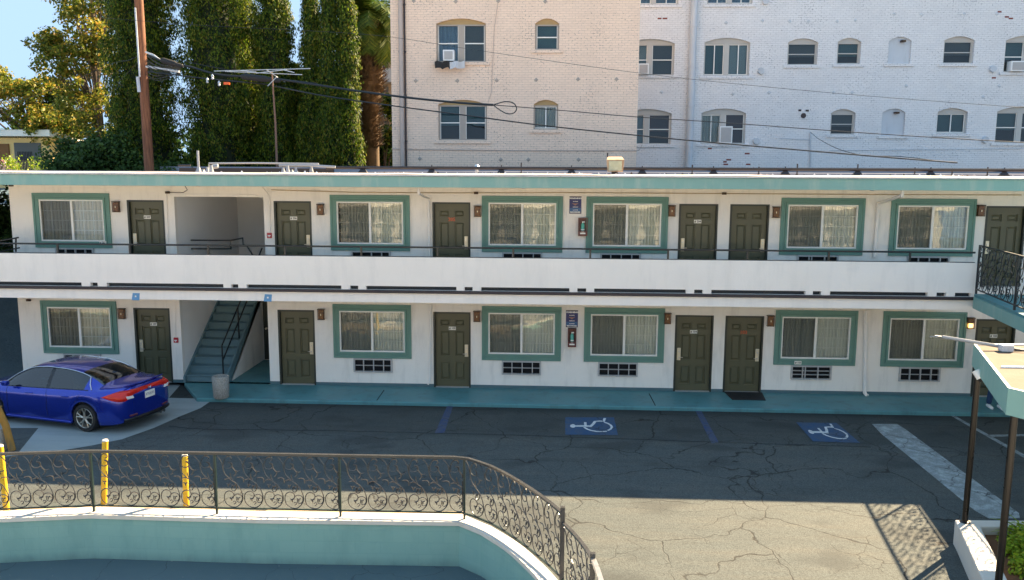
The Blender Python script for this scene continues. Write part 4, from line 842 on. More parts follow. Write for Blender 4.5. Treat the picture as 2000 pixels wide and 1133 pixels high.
mb = MB(); mb.box(17.26, 43.99, YW+.9, 28, 0, 15.45); mb.box(17.26, 17.3, YW+.002, YW+.9, 0, 15.45); mb.box(43.7, 43.99, YW+.002, YW+.9, 0, 15.45); mb.box(17.3, 43.7, YW+.24, YW+.9, 15.2, 15.45); mb.build('rear_wall', M['brick_white'], ww)
mb = MB(); mb.box(17.26, 44.1, YW-.1, 28.1, 15.5, 15.8); mb.build('cornice', M['trimgrey'], ww)
for q, wq in zip(wq_, W2):
    if q[5] == 'niche':
        mb = MB(); a, b, c_, d, e = wq; n_ = 12; arc = [(b-(b-a)*i/n_, d+(e-d)*(1-(2*i/n_-1)**2)) for i in range(n_+1)]; mb.slab_xz([(a, c_), (b, c_)]+arc, YW+.09, YW+.2)
        wn = mb.build('blind_niche', M['pipegrey'], ww); sl_ = MB(); sl_.box(a-.16, b+.16, YW-.05, YW+.09, c_-.13, c_-.001); sl_.build('sill', trim_sill, wn, bevel=.012)
        mb = MB(); mb.box((a+b)/2+.02, (a+b)/2+.2, YW-.1, YW+.09, e-.22, e-.14); mb.build('niche_lamp', M['bronze'], wn)
    else: arch_window(ww, *wq, YW, q[5], q[6], M['trimgrey'], M['trimgrey'], q[7])
for px, wi, w_, h_ in ((1256, 0, .45, .45), (1421.5, 8, .55, .72), (1984, 6, .6, .42)): window_ac(ww, at(px, 140, 1, YW).x, YW+.1, W2[wi][2]+.02, w_, h_)
downpipe(1354, 1345, YW, .15, M['pipegrey'], ww)
for px, py in ((1486, 139), (1938, 135), (1477, 276), (1923, 273), (1495, 3)):
    a = at(px, py, 1, YW); mb = MB(); mb.cyl((a.x, YW-.12, a.z), (a.x, YW, a.z), .13, 16, .15); o = mb.build('wall_vent', M['pipegrey'], ww, smooth=True)
a = at(1569, 225, 1, YW); mb = MB(); mb.box(a.x-.2, a.x+.2, YW-.015, YW, a.z-.17, a.z+.2); mb.mat(1); mb.cyl((a.x, YW-.04, a.z-.02), (a.x, YW-.016, a.z-.02), .11, 14); mb.box(a.x-.22, a.x-.1, YW-.02, YW-.016, a.z+.16, a.z+.24); mb.box(a.x+.08, a.x+.22, YW-.02, YW-.016, a.z+.15, a.z+.23); mb.build('wall_vent', [M['brick_white'], M['ledge']], ww)
anchors([1418, 1489, 1542, 1579, 1635, 1671, 1746, 1800, 1883, 1947, 1292, 1431, 1502, 1770, 1952, 1628, 1664, 1920], [45, 41, 42, 42, 42, 40, 28, 29, 28, 27, 180, 184, 181, 168, 168, 181, 181, 190], YW, ww)
mb = MB(); mb.tube([pr(1583, 258, YW-.05), pr(1583, 325, YW-.05)], .03, 6); mb.tube([pr(1522, 270, YW-.04), pr(1580, 273, YW-.04)], .012, 6); mb.tube([pr(1620, 294, YW-.04), pr(1800, 292, YW-.04), pr(2000, 290, YW-.04)], .012, 6); mb.build('conduit', M['pipegrey'], ww)
rr = random.Random(3); barebrick = painted('bare_brick_red', (.20, .05, .04), .3, .9, 6, .3)
for px, py in ((1966, 33), (1974, 36), (1953, 23), (1940, 152), (1416, 316), (1424, 312), (1418, 321), (1387, 290), (1459, 300), (1461, 321), (1289, 36), (1299, 36), (1085, 22), (1088, 29)):
    Y = YB if px < 1200 else YW; a = at(px, py, 1, Y)
    if Y == YB: continue
    mb = MB(); mb.box(a.x-rr.uniform(.06, .12), a.x+rr.uniform(.06, .12), Y-.004, Y+.01, a.z-.035, a.z+.03); mb.build('bare_brick', barebrick, ww)
for px, py, n_, s_ in ((1983, 3, 14, .3), (1256, 152, 26, .22), (1438, 285, 10, .12)):   # weeds in the joints
    pass
# ------------------------------------------------------------------ foliage
def leaf_mesh(name, cen, nrm, size, mats, parent, loc=None, aspect=.62, jitter=.5, up=None):
    """cen Nx3 (world), quads with random orientation biased to nrm"""
    n = len(cen); d = nrm+rng.normal(0, jitter, (n, 3)); d /= np.linalg.norm(d, axis=1)[:, None]+1e-9
    ref = rng.normal(0, 1, (n, 3)) if up is None else np.tile(np.array(up), (n, 1))+rng.normal(0, .35, (n, 3))
    u = ref-(ref*d).sum(1)[:, None]*d; u /= np.linalg.norm(u, axis=1)[:, None]+1e-9; v = np.cross(d, u)
    s = (size*(.65+.7*rng.random(n)))[:, None] if np.isscalar(size) else size[:, None]
    V = np.empty((n, 4, 3)); V[:, 0] = cen-u*s; V[:, 1] = cen+v*s*aspect; V[:, 2] = cen+u*s; V[:, 3] = cen-v*s*aspect
    org = np.array(root_loc(parent)) if parent is not None else np.array(loc if loc is not None else (0, 0, 0), float)
    V = (V-org).reshape(-1, 3); me = bpy.data.meshes.new(name); me.vertices.add(n*4); me.vertices.foreach_set('co', V.ravel())
    me.loops.add(n*4); me.loops.foreach_set('vertex_index', np.arange(n*4, dtype=np.int32)); me.polygons.add(n)
    me.polygons.foreach_set('loop_start', np.arange(0, n*4, 4, dtype=np.int32)); me.polygons.foreach_set('loop_total', np.full(n, 4, dtype=np.int32))
    me.materials.append(mats); me.update(calc_edges=True); o = bpy.data.objects.new(name, me); C.objects.link(o)
    if parent is not None: o.parent = parent
    else: o.location = org
    return o
def cypress(cx, cy, rad, H, label, zb=0, n_pl=260, n_leaf=95, lean=0, taper=.3):
    """a column of flame-shaped plumes; taper 0 = parallel sided, 1 = cone"""
    t = thing('cypress_tree', label, 'tree', (cx, cy, 0), 'row of tall cypresses behind the motel')
    mb = MB(); mb.tube([(cx, cy, 0), (cx+lean*.4, cy, H*.45), (cx+lean, cy, H*.9)], [rad*.16, rad*.12, .03], 8); mb.build('trunk', M['bark'], t)
    ph_ = rng.random(3)*6.28
    def prof(u): return rad*(1-taper*max(0, u-.25)/.75)*(1 if u < .85 else max(.03, 1-(u-.85)/.15))*(1+.13*math.sin(u*15+ph_[0])+.09*math.sin(u*29+ph_[1]))
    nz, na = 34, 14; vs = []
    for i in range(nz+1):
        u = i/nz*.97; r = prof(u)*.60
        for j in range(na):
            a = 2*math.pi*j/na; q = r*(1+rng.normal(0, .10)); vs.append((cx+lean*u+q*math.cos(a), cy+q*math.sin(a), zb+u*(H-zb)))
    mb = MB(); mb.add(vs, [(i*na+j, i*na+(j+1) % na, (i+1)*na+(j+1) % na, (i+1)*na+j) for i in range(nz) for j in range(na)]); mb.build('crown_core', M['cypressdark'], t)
    P = []; Nn = []
    for _ in range(n_pl):
        u = rng.random()**.95*.985; a = rng.random()*2*math.pi; big = rng.random(); r = prof(u)*(1+.16*math.sin(3*a+u*23+ph_[2])+.12*math.sin(5*a-u*37))*(.55+.42*big); z = zb+u*(H-zb)
        pw = (.17+.15*rng.random())*(.75+.3*rad); ph = .45+.55*rng.random(); nl = int(n_leaf*(pw/.2)*(ph/.9)); c_ = np.array([cx+lean*u+r*math.cos(a), cy+r*math.sin(a), z])
        k_ = rng.normal(0, 1, (nl, 3)); k_[:, 2] *= .4; k_ /= np.linalg.norm(k_, axis=1)[:, None]
        tt = rng.random(nl)**.85; wdt = pw*np.sin(np.pi*np.clip(.12+tt*.86, 0, 1))**.7*(1+.25*np.sin(tt*25+a*9))
        out = .22*tt*ph; sw = .02*np.sin(tt*6+a*5); pw_ = 1
        pts = c_+np.stack([k_[:, 0]*wdt+math.cos(a)*out+sw, k_[:, 1]*wdt+math.sin(a)*out, (tt-.4)*ph+k_[:, 2]*.05], 1)
        P.append(pts); Nn.append(k_*1.0+np.array([math.cos(a)*.3, math.sin(a)*.3, .2]))
    leaf_mesh('crown', np.concatenate(P), np.concatenate(Nn), .052, M['cypress'], t, up=(0, 0, 1), aspect=.42, jitter=.35)
    return t
def px_tree(px, Y): return at(px, 300, 1, Y).x
cyp = [(286, 11, 1.30, 18.0, 'broad dark cypress behind the wooden utility pole', 620, .12), (428, 11.3, 1.22, 17.5, 'broad cypress with sunlit right flank between the pole and the antenna', 520, .15), (476, 13.5, .95, 13.9, 'ragged cypress leaning behind the broad one, left of the antenna', 360, .35), (540, 11.8, .70, 14.0, 'bushy cypress behind the television antenna', 420, .35),
       (582, 13.4, .55, 10.0, 'shorter cypress filling the gap right of the antenna', 260, .5), (614, 11.5, .60, 12.7, 'pointed cypress just right of the sky gap', 300, .86), (647, 11, .50, 12.6, 'slim pointed cypress, second from the palm', 250, .84), (681, 11.2, .50, 13.3, 'slim cypress standing next to the palm', 250, .80), (505, 14.6, 1.3, 10.2, 'low dark cypress in deep shade behind the antenna mast', 300, .2), (652, 13.8, .85, 9.6, 'low dark cypress behind the slim pointed pair', 260, .2)]
for px, Y, r, H, lb, npl, tp in cyp: cypress(px_tree(px, Y), Y, r, H, lb, zb=1.5, n_pl=int(npl*1.75), n_leaf=110, taper=tp)
def leafy(name, label, cat, cx, cy, blobs, trunk, n_leaf, size, mat, group=None, limbs=9, base=0):
    """blobs: (dx,dy,z,rx,rz) crown lobes; clusters of leaves on limbs with gaps"""
    t = thing(name, label, cat, (cx, cy, base), group); mb = MB(); top = max(b[2] for b in blobs)
    mb.tube([(cx, cy, base), (cx+.1, cy, base+(top-base)*.5), (cx+.05, cy, top)], [trunk, trunk*.7, trunk*.25], 8)
    P = []; Nn = []
    for (dx, dy, z, rx, rz) in blobs:
        c0 = np.array([cx+dx, cy+dy, z])
        for _ in range(limbs):
            d = rng.normal(0, 1, 3); d /= np.linalg.norm(d); d[2] = abs(d[2])*.9-.25; e = c0+d*np.array([rx, rx, rz])*.85
            s0 = Vector((cx+.05, cy, base+(z-base)*.72)); mb.tube([s0, Vector((s0+Vector(e))/2)+Vector((0, 0, .15)), Vector(e)], [trunk*.28, trunk*.16, .015], 5)
            for _c in range(7):
                cc = e+rng.normal(0, .30, 3)*np.array([rx, rx, rz]); k_ = rng.normal(0, 1, (n_leaf, 3)); k_ *= (rng.random(n_leaf)**.4/np.linalg.norm(k_, axis=1))[:, None]
                P.append(cc+k_*np.array([.42, .42, .34])*(.7+.5*rng.random())); Nn.append(k_+np.array([0, 0, .4]))
    mb.build('trunk', M['bark'], t, smooth=True); leaf_mesh('crown', np.concatenate(P), np.concatenate(Nn), size, mat, t); return t
x_ = px_tree(185, 19)
leafy('sycamore_tree', 'tall airy sycamore with golden leaves left of the cypresses', 'tree', x_+.3, 19, [(-.8, 0, 10.6, 1.5, 1.2), (.6, 0, 11.5, 1.3, 1.6), (-.1, 0, 8.8, 1.7, 1.3), (.9, .3, 7.6, 1.4, 1.5), (-.3, 0, 13.3, 1.5, 1.3), (.9, 0, 14.8, 1.3, 1.2), (-1.9, 0, 11.6, .8, .9)], .22, 46, .085, M['sycamore'], limbs=9)
x_ = px_tree(20, 24)
leafy('sycamore_tree', 'broad golden sycamore above the yellow house at far left', 'tree', x_, 26, [(-.8, 0, 9.0, 2.2, 1.6), (1.0, 0, 8.4, 1.8, 1.3), (-2.6, 0, 10.6, 2.0, 1.6), (.4, 0, 10.3, 1.5, .9), (2.2, 0, 8.3, 1.2, .9)], .25, 48, .10, M['sycamore'], limbs=9)
leafy('conifer_tree', 'small dark conifer between the two golden sycamores', 'tree', px_tree(118, 27), 27, [(0, 0, 8.2, 1.0, 1.2), (0, 0, 9.4, .7, .8), (.1, 0, 10.3, .4, .5)], .15, 50, .09, M['bushleaf'], limbs=9)
for px, Y, lb, bl in ((185, 9.5, 'dark green leafy bush beside the yellow house', [(-.4, 0, 5.7, 1.15, .9), (.5, 0, 6.3, 1.0, .8), (0, 0, 4.6, 1.4, 1.0), (-.9, 0, 6.2, .6, .5)]), (255, 9.3, 'dark green leafy bush at the foot of the utility pole', [(-.2, 0, 5.8, .9, .7), (.5, 0, 5.3, 1.0, .8)]), (345, 9.5, 'low dark bush between utility pole and vent pipe', [(0, 0, 5.2, 1.0, .75), (.9, 0, 5.0, .8, .6)])):
    leafy('bush', lb, 'bush', px_tree(px, Y), Y, bl, .10, 60, .07, M['bushleaf'], 'dark bushes behind the motel', limbs=10)
# dense hedge mass low behind the trees so no horizon shows
P = []; 
for _ in range(26000): P.append((rng.uniform(-45, 8), rng.uniform(30, 34), 2+rng.random()**.7*(5.4+1.2*math.sin(_*.001))))
P = np.array(P); o = leaf_mesh('tree_belt', P, rng.normal(0, 1, P.shape)+np.array([0, -.5, .4]), .22, M['bushleaf'], None, (0, 30, 0)); tag(o, 'far dark tree belt behind the yellow house', 'tree belt', kind='stuff')
# foliage left of the motel end at upper floor level
leafy('bush', 'dark bush at the far left beyond the end of the motel', 'bush', -4.2, 3.5, [(0, 0, 4.2, 1.4, .9), (1.2, .4, 3.8, 1.2, .8), (-1.5, 0, 4.6, 1.4, .9)], .1, 55, .08, M['bushleaf'], 'dark bushes behind the motel', limbs=9)
# palm
def palm(cx, cy, zc, label):
    t = thing('palm_tree', label, 'palm tree', (cx, cy, 0)); mb = MB()
    mb.tube([(cx+.02, cy, 0), (cx, cy, 5), (cx-.02, cy, zc-3.4), (cx-.02, cy, zc-3.0), (cx-.05, cy, zc-.2)], [.40, .33, .33, .52, .60], 14); tr_ = mb.build('trunk', M['palmbark'], t, smooth=True)
    P = []; nb = 1900; bt = MB()
    for i in range(nb):
        z = zc-.1-5.2*rng.random()**1.3; a = rng.random()*6.283; r = (.56 if z > zc-3.1 else .35)+.12*rng.random(); c_ = Vector((cx-.03+r*math.cos(a), cy+r*math.sin(a), z)); d = Vector((math.cos(a), math.sin(a), rng.uniform(.3, 1.0))).normalized(); s_ = Vector((-math.sin(a), math.cos(a), 0))*.06
        bt.add([c_-s_-d*.02, c_+s_-d*.02, c_+d*.22+s_*.4, c_+d*.22-s_*.4], [(0, 1, 2, 3)])
    bt.build('leaf_base', M['palmbark'], t)
    for i in range(72):
        fm = MB(); a = rng.random()*6.283; el = rng.uniform(-.45, 1.4); L = rng.uniform(1.8, 2.5); pts = []; p = Vector((cx+.1*math.cos(a), cy+.1*math.sin(a), zc+.1)); ang = el
        for q in range(13):
            pts.append(p.copy()); p = p+Vector((math.cos(a)*math.cos(ang), math.sin(a)*math.cos(ang), math.sin(ang)))*L/12; ang -= .13+.05*q/12*(1 if el > -.3 else .5)
        fm.tube(pts, [.028*(1-q/14) for q in range(13)], 4)
        side = Vector((-math.sin(a), math.cos(a), 0))
        for q in range(1, 12):
            for s2 in range(3):
                p = pts[q].lerp(pts[q+1], s2/3); tdir = (pts[q+1]-pts[q]).normalized(); ll = .55*math.sin(math.pi*(q+.5+s2/3)/13.5)**.6+.08
                for sg_ in (-1, 1):
                    d = (side*sg_*.85+tdir*.55+Vector((0, 0, -.25+rng.uniform(-.15, .15)))).normalized(); wv_ = tdir*.032
                    fm.add([p-wv_, p+wv_, p+d*ll+wv_*.2, p+d*ll-wv_*.2], [(0, 1, 2, 3)])
        fm.build('frond', M['frond'], t)
palm(px_tree(726, 14), 14, 12.05, 'thick palm with shaggy brown trunk beside the beige brick building')
# ------------------------------------------------------------------ tower, house, pole
t = thing('apartment_tower', 'pale tan apartment block with grey balconies glimpsed behind the palm', 'building', (0, 44, 0))
x0 = at(684, 100, 1, 40).x; x1 = x0+9
mb = MB(); mb.box(x0, x1, 41.2, 52, 0, 14.9); mb.build('wall', M['towertan'], t)
for i in range(6):
    z = 2.0+i*2.55; mb = MB(); mb.box(x0-.2, x1, 39.8, 41.2, z, z+.95); mb.build('balcony', M['towergrey'], t)
    for j in range(3): xw = x0+.5+j*1.25; mb = MB(); mb.box(xw, xw+.8, 41.15, 41.21, z+1.1, z+2.35); mb.build('window', M['greyblind'], t)
mb = MB(); mb.box(x0-.3, x1+.2, 39.6, 52.2, 14.9, 15.3); mb.build('roof', M['towergrey'], t)
for i, (px, z) in enumerate(((752, 6.5), (752, 9.0), (758, 11.0), (694, 7.5))):
    pass
leafy('tree', 'loose yellow green tree between the palm and the beige brick building', 'tree', px_tree(748, 17), 17, [(0, 0, 7.2, .7, .8), (.1, 0, 8.6, .5, .5), (-.6, .5, 6.5, .6, .6)], .1, 34, .09, M['cypress'], limbs=6)
t = thing('yellow_house', 'low yellow stucco house with white eaves at far left', 'house', (-16, 25, 3))
A = at(118, 268, 1, 25); xr = at(97, 300, 1, 25).x
mb = MB(); mb.box(-24, xr, 25, 31, 2.5, 7.55); mb.build('wall', M['housewall'], t)
mb = MB(); xd = at(19, 290, 1, 25).x; mb.box(-24, xd, 24.9, 24.99, 5, 7.2); mb.build('garage_door', M['housebrown'], t)
mb = MB(); xa, xb = at(29, 290, 1, 25).x, at(81, 290, 1, 25).x; za, zb = at(50, 313, 1, 25).z, at(50, 279, 1, 25).z; mb.box(xa, xb, 24.93, 24.99, za, zb); mb.build('window', M['greyblind'], t); 
mb = MB(); mb.add([(-24, 24.3, 7.62), (xr+.5, 24.3, 7.62), (xr+1.0, 26.0, 7.42), (xr+1.0, 31.3, 7.42), (-24, 31.3, 7.62)], [(0, 1, 2, 3, 4)]); mb.add([(-24, 24.3, 7.62), (xr+.5, 24.3, 7.62), (xr+.5, 24.3, 7.98), (-24, 24.3, 7.98)], [(0, 1, 2, 3)]); mb.add([(xr+.5, 24.3, 7.62), (xr+1.0, 26, 7.42), (xr+1.0, 26, 7.72), (xr+.5, 24.3, 7.98)], [(0, 1, 2, 3)])
mb.add([(-24, 24.25, 7.985), (xr+.55, 24.25, 7.985), (xr+1.05, 26.0, 7.74), (xr+1.05, 31.3, 7.74), (-24, 31.3, 8.2)], [(0, 1, 2, 3, 4)]); mb.build('roof', M['plate'], t)
mb = MB(); 
for px in range(36, 66, 3): a = at(px, 316, 1, 24); mb.cyl((a.x, 24, 5.7), (a.x, 24, 6.75), .03, 6)
mb.tube([pr(34, 308, 24), pr(66, 308, 24)], .03, 6); mb.build('porch_rail', M['black'], t)
ps = []
for px, z in ((10, 6.0), (18, 6.2), (26, 6.1), (70, 6.1), (84, 6.0)):
    a = at(px, 320, 1, 20); k_ = rng.normal(0, .22, (160, 3))+np.array([a.x, 20, z-.15]); ps.append((px, k_))
for px, k_ in ps:
    o = leaf_mesh('flowering_shrub', k_, rng.normal(0, 1, k_.shape), .06, M['flower'] if px < 15 else M['yuccaleaf'], None, (k_[0][0], 20, 5)); tag(o, {10: 'pink flowering shrub before the brown garage door', 18: 'green shrub right of the pink flowers by the garage door', 26: 'green shrub just left of the porch rail', 70: 'green shrub just right of the porch rail', 84: 'green shrub at the right corner of the yellow house'}[px], 'shrub', 'pink flowering shrubs by the house' if px < 15 else 'green shrubs by the house')
# utility pole
xp = at(281, 160, 1, 8).x-.06
t = thing('utility_pole', 'brown wooden utility pole rising left of the broad cypress', 'utility pole', (xp+.1, 8, 0))
a, b = at(271, 0, 1, 8), at(291, 325, 1, 8)
mb = MB(); mb.tube([(b.x+.03, 8, 0), (b.x, 8, 6), (a.x, 8, a.z), (a.x-.02, 8, a.z+3)], [.19, .17, .15, .14], 14); mb.build('pole', M['wood'], t, smooth=True)
mb = MB(); mb.tube([pr(264, 15, 7.75), pr(273, 150, 7.75)], .03, 8); mb.tube([pr(269, 150, 7.8), pr(272, 180, 7.8)], .06, 8); mb.build('conduit', M['pipegrey'], t)
mb = MB(); mb.tube([pr(285, 102, 7.8), pr(300, 108, 7.6), pr(316, 120, 7.5)], .035, 8); mb.tube([pr(286, 130, 7.8), pr(350, 140, 7.4)], .045, 8); mb.build('bracket', M['pipegrey'], t)
mb = MB()
for i in range(12): a1 = (288+random.uniform(-3, 3), 108+i*4); mb.tube(catmull([pr(*a1, 7.7), pr(305+random.uniform(-4, 9), 122+i*3.2, 7.6), pr(330+random.uniform(-6, 6), 128+i*2.2, 7.5), pr(352, 132+i*1.2, 7.5)], 4), .012, 5)
mb.build('wire_tangle', M['black'], t)
def cable(pts, Ys, r, label, name='cable', smooth_=6, mat=None):
    p = [Vector(at(x, y, 1, Y)) for (x, y), Y in zip(pts, Ys)]; mb = MB(); mb.tube(catmull(p, smooth_), r, 6); return tag(mb.build(name, mat or M['black'], loc=p[0]), label, 'cable')
def splice(p0, p1, Y0, Y1, r, label):
    a, b = Vector(at(*p0, 1, Y0)), Vector(at(*p1, 1, Y1)); mb = MB(); d = (b-a); mb.tube([a, a+d*.04, a+d*.1, a+d*.62, a+d*.68, a+d*.95, b], [r*.4, r*.8, r, r, r*.7, r*.7, r*.3], 12); return tag(mb.build('splice_case', M['rubber'], loc=a, smooth=True), label, 'cable splice', 'black splice cases on the cables')
Yl = lambda xs, y0=7.5, y1=3.5, x0=290, x1=2000: [y0+(y1-y0)*(x-x0)/(x1-x0) for x in xs]
k1 = [(290, 108), (330, 124), (370, 130), (430, 146), (520, 152), (600, 163), (700, 178), (800, 191), (900, 201), (963, 205)]
cable(k1, Yl([p[0] for p in k1]), .038, 'thick black cable bundle sagging from the pole across the beige wall')
k1 = [(963, 205), (985, 199), (1002, 201), (1009, 212), (1003, 221), (990, 222), (975, 214), (963, 205)]; cable(k1, Yl([p[0] for p in k1]), .018, 'spare loop of black cable hanging before the beige wall')
k1 = [(963, 205), (1100, 216), (1250, 229), (1420, 240), (1620, 255), (1800, 267), (2040, 281)]; cable(k1, Yl([p[0] for p in k1]), .014, 'thin black wire running right from the spare loop')
k1 = [(290, 140), (380, 151), (470, 160), (520, 165), (620, 185), (740, 203), (900, 224), (1060, 245), (1250, 265), (1420, 281), (1620, 298), (1740, 308), (1870, 318)]; cable(k1, Yl([p[0] for p in k1]), .022, 'lowest black cable crossing to the far right roof')
k1 = [(200, 35), (400, 50), (600, 60), (760, 72), (950, 101), (1250, 143), (1500, 170), (1750, 192), (2040, 213)]; cable(k1, Yl([p[0] for p in k1]), .007, 'faint topmost wire crossing both brick walls')
k1 = [(1583, 258), (1600, 272), (1640, 292), (1690, 304), (1760, 306), (1850, 317)]; cable(k1, [14.8, 12, 10, 9, 7, 4], .012, 'slack wire drooping from the white brick wall')
k1 = [(352, 118), (420, 132), (520, 150), (620, 163)]; cable(k1, Yl([p[0] for p in k1]), .012, 'thin wire above the two splice cases')
k1 = [(282, 104), (250, 118), (226, 122), (160, 150), (60, 190), (-60, 230)]; cable(k1, [8, 8.5, 9, 9.5, 10, 11], .008, 'thin wire leaving the pole to the left')
k1 = [(275, 108), (262, 130), (228, 162)]; cable(k1, [8, 8.6, 9.2], .008, 'short slack wire left of the pole')
splice((314, 117), (358, 130), 7.3, 7.2, .10, 'short black splice case next to the wooden pole'); splice((470, 149), (548, 158), 6.9, 6.7, .11, 'long black splice case behind the television antenna')
a = Vector(at(443, 163, 1, 6.9)); mb = MB(); mb.box(a.x-.10, a.x+.10, a.y-.04, a.y+.04, a.z-.045, a.z+.045); tag(mb.build('cable_clip', flat('orange_plastic', (.8, .12, .02), .4), loc=a, bevel=.01), 'small orange box hanging on the lowest cable', 'cable box')
for px, py, wh_ in ((405, 157, 'leftmost'), (415, 150, 'middle and highest'), (428, 163, 'rightmost')):
    a = Vector(at(px, py, 1, 6.95)); mb = MB(); mb.lathe(a.x, a.y, [(.02, a.z-.09), (.05, a.z-.06), (.03, a.z-.02), (.05, a.z+.02), (.03, a.z+.07), (.01, a.z+.09)], 10); tag(mb.build('insulator', M['pipegrey'], loc=a, smooth=True), wh_+' of three small grey insulators on the cables left of the antenna', 'insulator', 'grey insulators on the cables')
# ------------------------------------------------------------------ front wall and iron railing
path = [(x, y) for x, y in WP]
def offset(path, d):
    out = []
    for i, p in enumerate(path):
        a, b = Vector(path[max(i-1, 0)]), Vector(path[min(i+1, len(path)-1)]); t_ = (b-a).normalized(); out.append((p[0]-t_.y*d, p[1]+t_.x*d))
    return out
P2 = catmull([(x, y, 0) for x, y in WP[8:-1]], 5); fullp = [(x, y) for x, y in WP[:8]]+[(p.x, p.y) for p in P2]+[(14.55, -20), (14.55, -60)]
inn = [b if i < 8 else c_ for i, (b, c_) in enumerate(zip(offset(fullp, .30), offset(fullp, .22)))]; capo = offset(fullp, -.03)
t = thing('retaining_wall', 'teal painted block wall with white cap curving below the iron railing', 'wall', (10, -8.85, -.75))
def ribbon(mb, A_, B_, z0, z1, closed=True):
    n = len(A_); vs = [(x, y, z0) for x, y in A_]+[(x, y, z1) for x, y in A_]+[(x, y, z1) for x, y in B_]+[(x, y, z0) for x, y in B_]
    fs = []
    for i in range(n-1): fs += [(i, i+1, n+i+1, n+i), (n+i, n+i+1, 2*n+i+1, 2*n+i), (2*n+i, 2*n+i+1, 3*n+i+1, 3*n+i)]
    mb.add(vs, fs)
mb = MB(); ribbon(mb, fullp, inn, -.75, -.02); mb.build('wall_face', M['wallteal'], t)
mb = MB(); ribbon(mb, capo, inn, -.019, .05); mb.build('wall_cap', M['cap'], t)
# sand drift between cap and asphalt
i2 = offset(fullp, .30); i3 = offset(fullp, .75); mb = MB(); n = 9
for i in range(3, 7): mb.add([(*i2[i], .03), (*i2[i+1], .03), (i3[i+1][0], i3[i+1][1]-.1*(i % 2), GZ+.003), (i3[i][0], i3[i][1], GZ+.003)], [(0, 1, 2, 3)])
tag(mb.build('sand_edge', M['sand']), kind='structure')
# scroll panel, digitised from one repeat: u 0..1 across, v 0..1 up
def U(pts): return [((x-335)/265, (930-y)/655) for x, y in pts]
SCR = [U([(335, 280), (375, 310), (412, 370), (422, 430), (450, 510), (525, 580), (595, 632), (645, 710), (668, 800), (645, 870), (580, 922), (505, 920), (445, 880), (424, 815), (440, 750), (490, 722), (540, 740), (552, 785), (520, 818)]),
       U([(500, 825), (540, 800), (560, 775), (600, 760), (650, 780), (658, 830), (625, 865), (590, 850), (585, 815)]),
       U([(520, 338), (542, 312), (520, 288), (478, 290), (445, 340), (432, 385), (455, 428), (505, 436), (540, 410), (530, 378), (500, 362)]),
       U([(500, 362), (540, 372), (550, 420), (590, 468), (640, 462)]), U([(590, 468), (592, 500), (560, 530)]),
       U([(516, 500), (522, 545), (540, 580)]), U([(440, 576), (480, 564), (520, 575)]),
       U([(600, 548), (650, 542), (684, 560), (690, 610)]), U([(585, 625), (592, 680), (560, 722), (528, 705), (535, 665), (560, 650)]),
       U([(550, 890), (575, 868), (560, 850), (540, 862)])]
LEAF = [U([(520, 820)])[0], U([(605, 815)])[0], U([(550, 655)])[0], U([(485, 640)])[0]]
def scroll_panel(parent, fpos, s0, s1, zb, zt, mat, unit=.36, r=.0088, mirror=False, n=4):
    """fpos(s)->(x,y); panel spans path length s0..s1"""
    L = s1-s0; nu = max(1, round(L/unit)); ul = L/nu; mb = MB(); H_ = zt-zb
    for k_ in range(nu):
        for c_ in SCR:
            pts = catmull([(a, b, 0) for a, b in c_], n); q = []
            for p in pts:
                u = (1-p.x) if mirror else p.x; s = s0+(k_+u)*ul; s = min(max(s, s0+.01), s1-.01); x, y = fpos(s); q.append((x, y, zb+p.y*H_))
            mb.tube(q, r, 4, cap=False)
        for (a, b) in LEAF:
            u = (1-a) if mirror else a; s = s0+(k_+u)*ul; s = min(max(s, s0+.03), s1-.03)
            for an in (0, 2.1, 4.2):
                q = []
                for dd, ww_ in ((0, .008), (.022, .016), (.045, .002)):
                    x, y = fpos(s+dd*math.cos(an+.5)); q.append(Vector((x, y, zb+b*H_+dd*math.sin(an+.5))))
                mb.tube(q, [.007, .013, .003], 4)
    return mb.build('scroll_panel', mat, parent)
RP = [(-3.2, -10.55), (-.2, -9.95), (2.3, -9.5), (4.2, -9.08), (6.35, -8.73), (8.48, -8.70), (10.6, -8.68), (12.7, -8.65), (13.18, -9.05), (13.62, -9.62), (14.02, -10.26), (14.31, -10.83), (14.52, -11.35), (14.68, -11.93), (14.76, -12.6), (14.8, -13.4)]
rp = [(x, y) for x, y in RP[:8]]+[(p.x, p.y) for p in catmull([(x, y, 0) for x, y in RP[7:]], 5)[1:]]
cum = [0]
for a, b in zip(rp[:-1], rp[1:]): cum.append(cum[-1]+math.dist(a, b))
def fpos(s):
    for i in range(len(cum)-1):
        if s <= cum[i+1]: f_ = (s-cum[i])/(cum[i+1]-cum[i]); return (rp[i][0]+(rp[i+1][0]-rp[i][0])*f_, rp[i][1]+(rp[i+1][1]-rp[i][1])*f_)
    return rp[-1]
def s_of(x, y): return min(((math.dist(rp[i], (x, y)), cum[i]) for i in range(len(rp))))[1]
t = thing('iron_railing', 'ornate wrought iron scroll railing on the teal wall in the foreground', 'railing', (10, -8.7, .05))
post_s = [s_of(*RP[i]) for i in (1, 2, 4, 5, 6, 7, 11, 13)]
post_s.insert(2, s_of(4.2, -9.08))
post_s = sorted(post_s); ZT = 1.13; sA = s_of(*RP[11]); sB = s_of(*RP[13])
mb = MB(); pts = [(*fpos(s), ZT) for s in np.linspace(.5, sA, 70)]
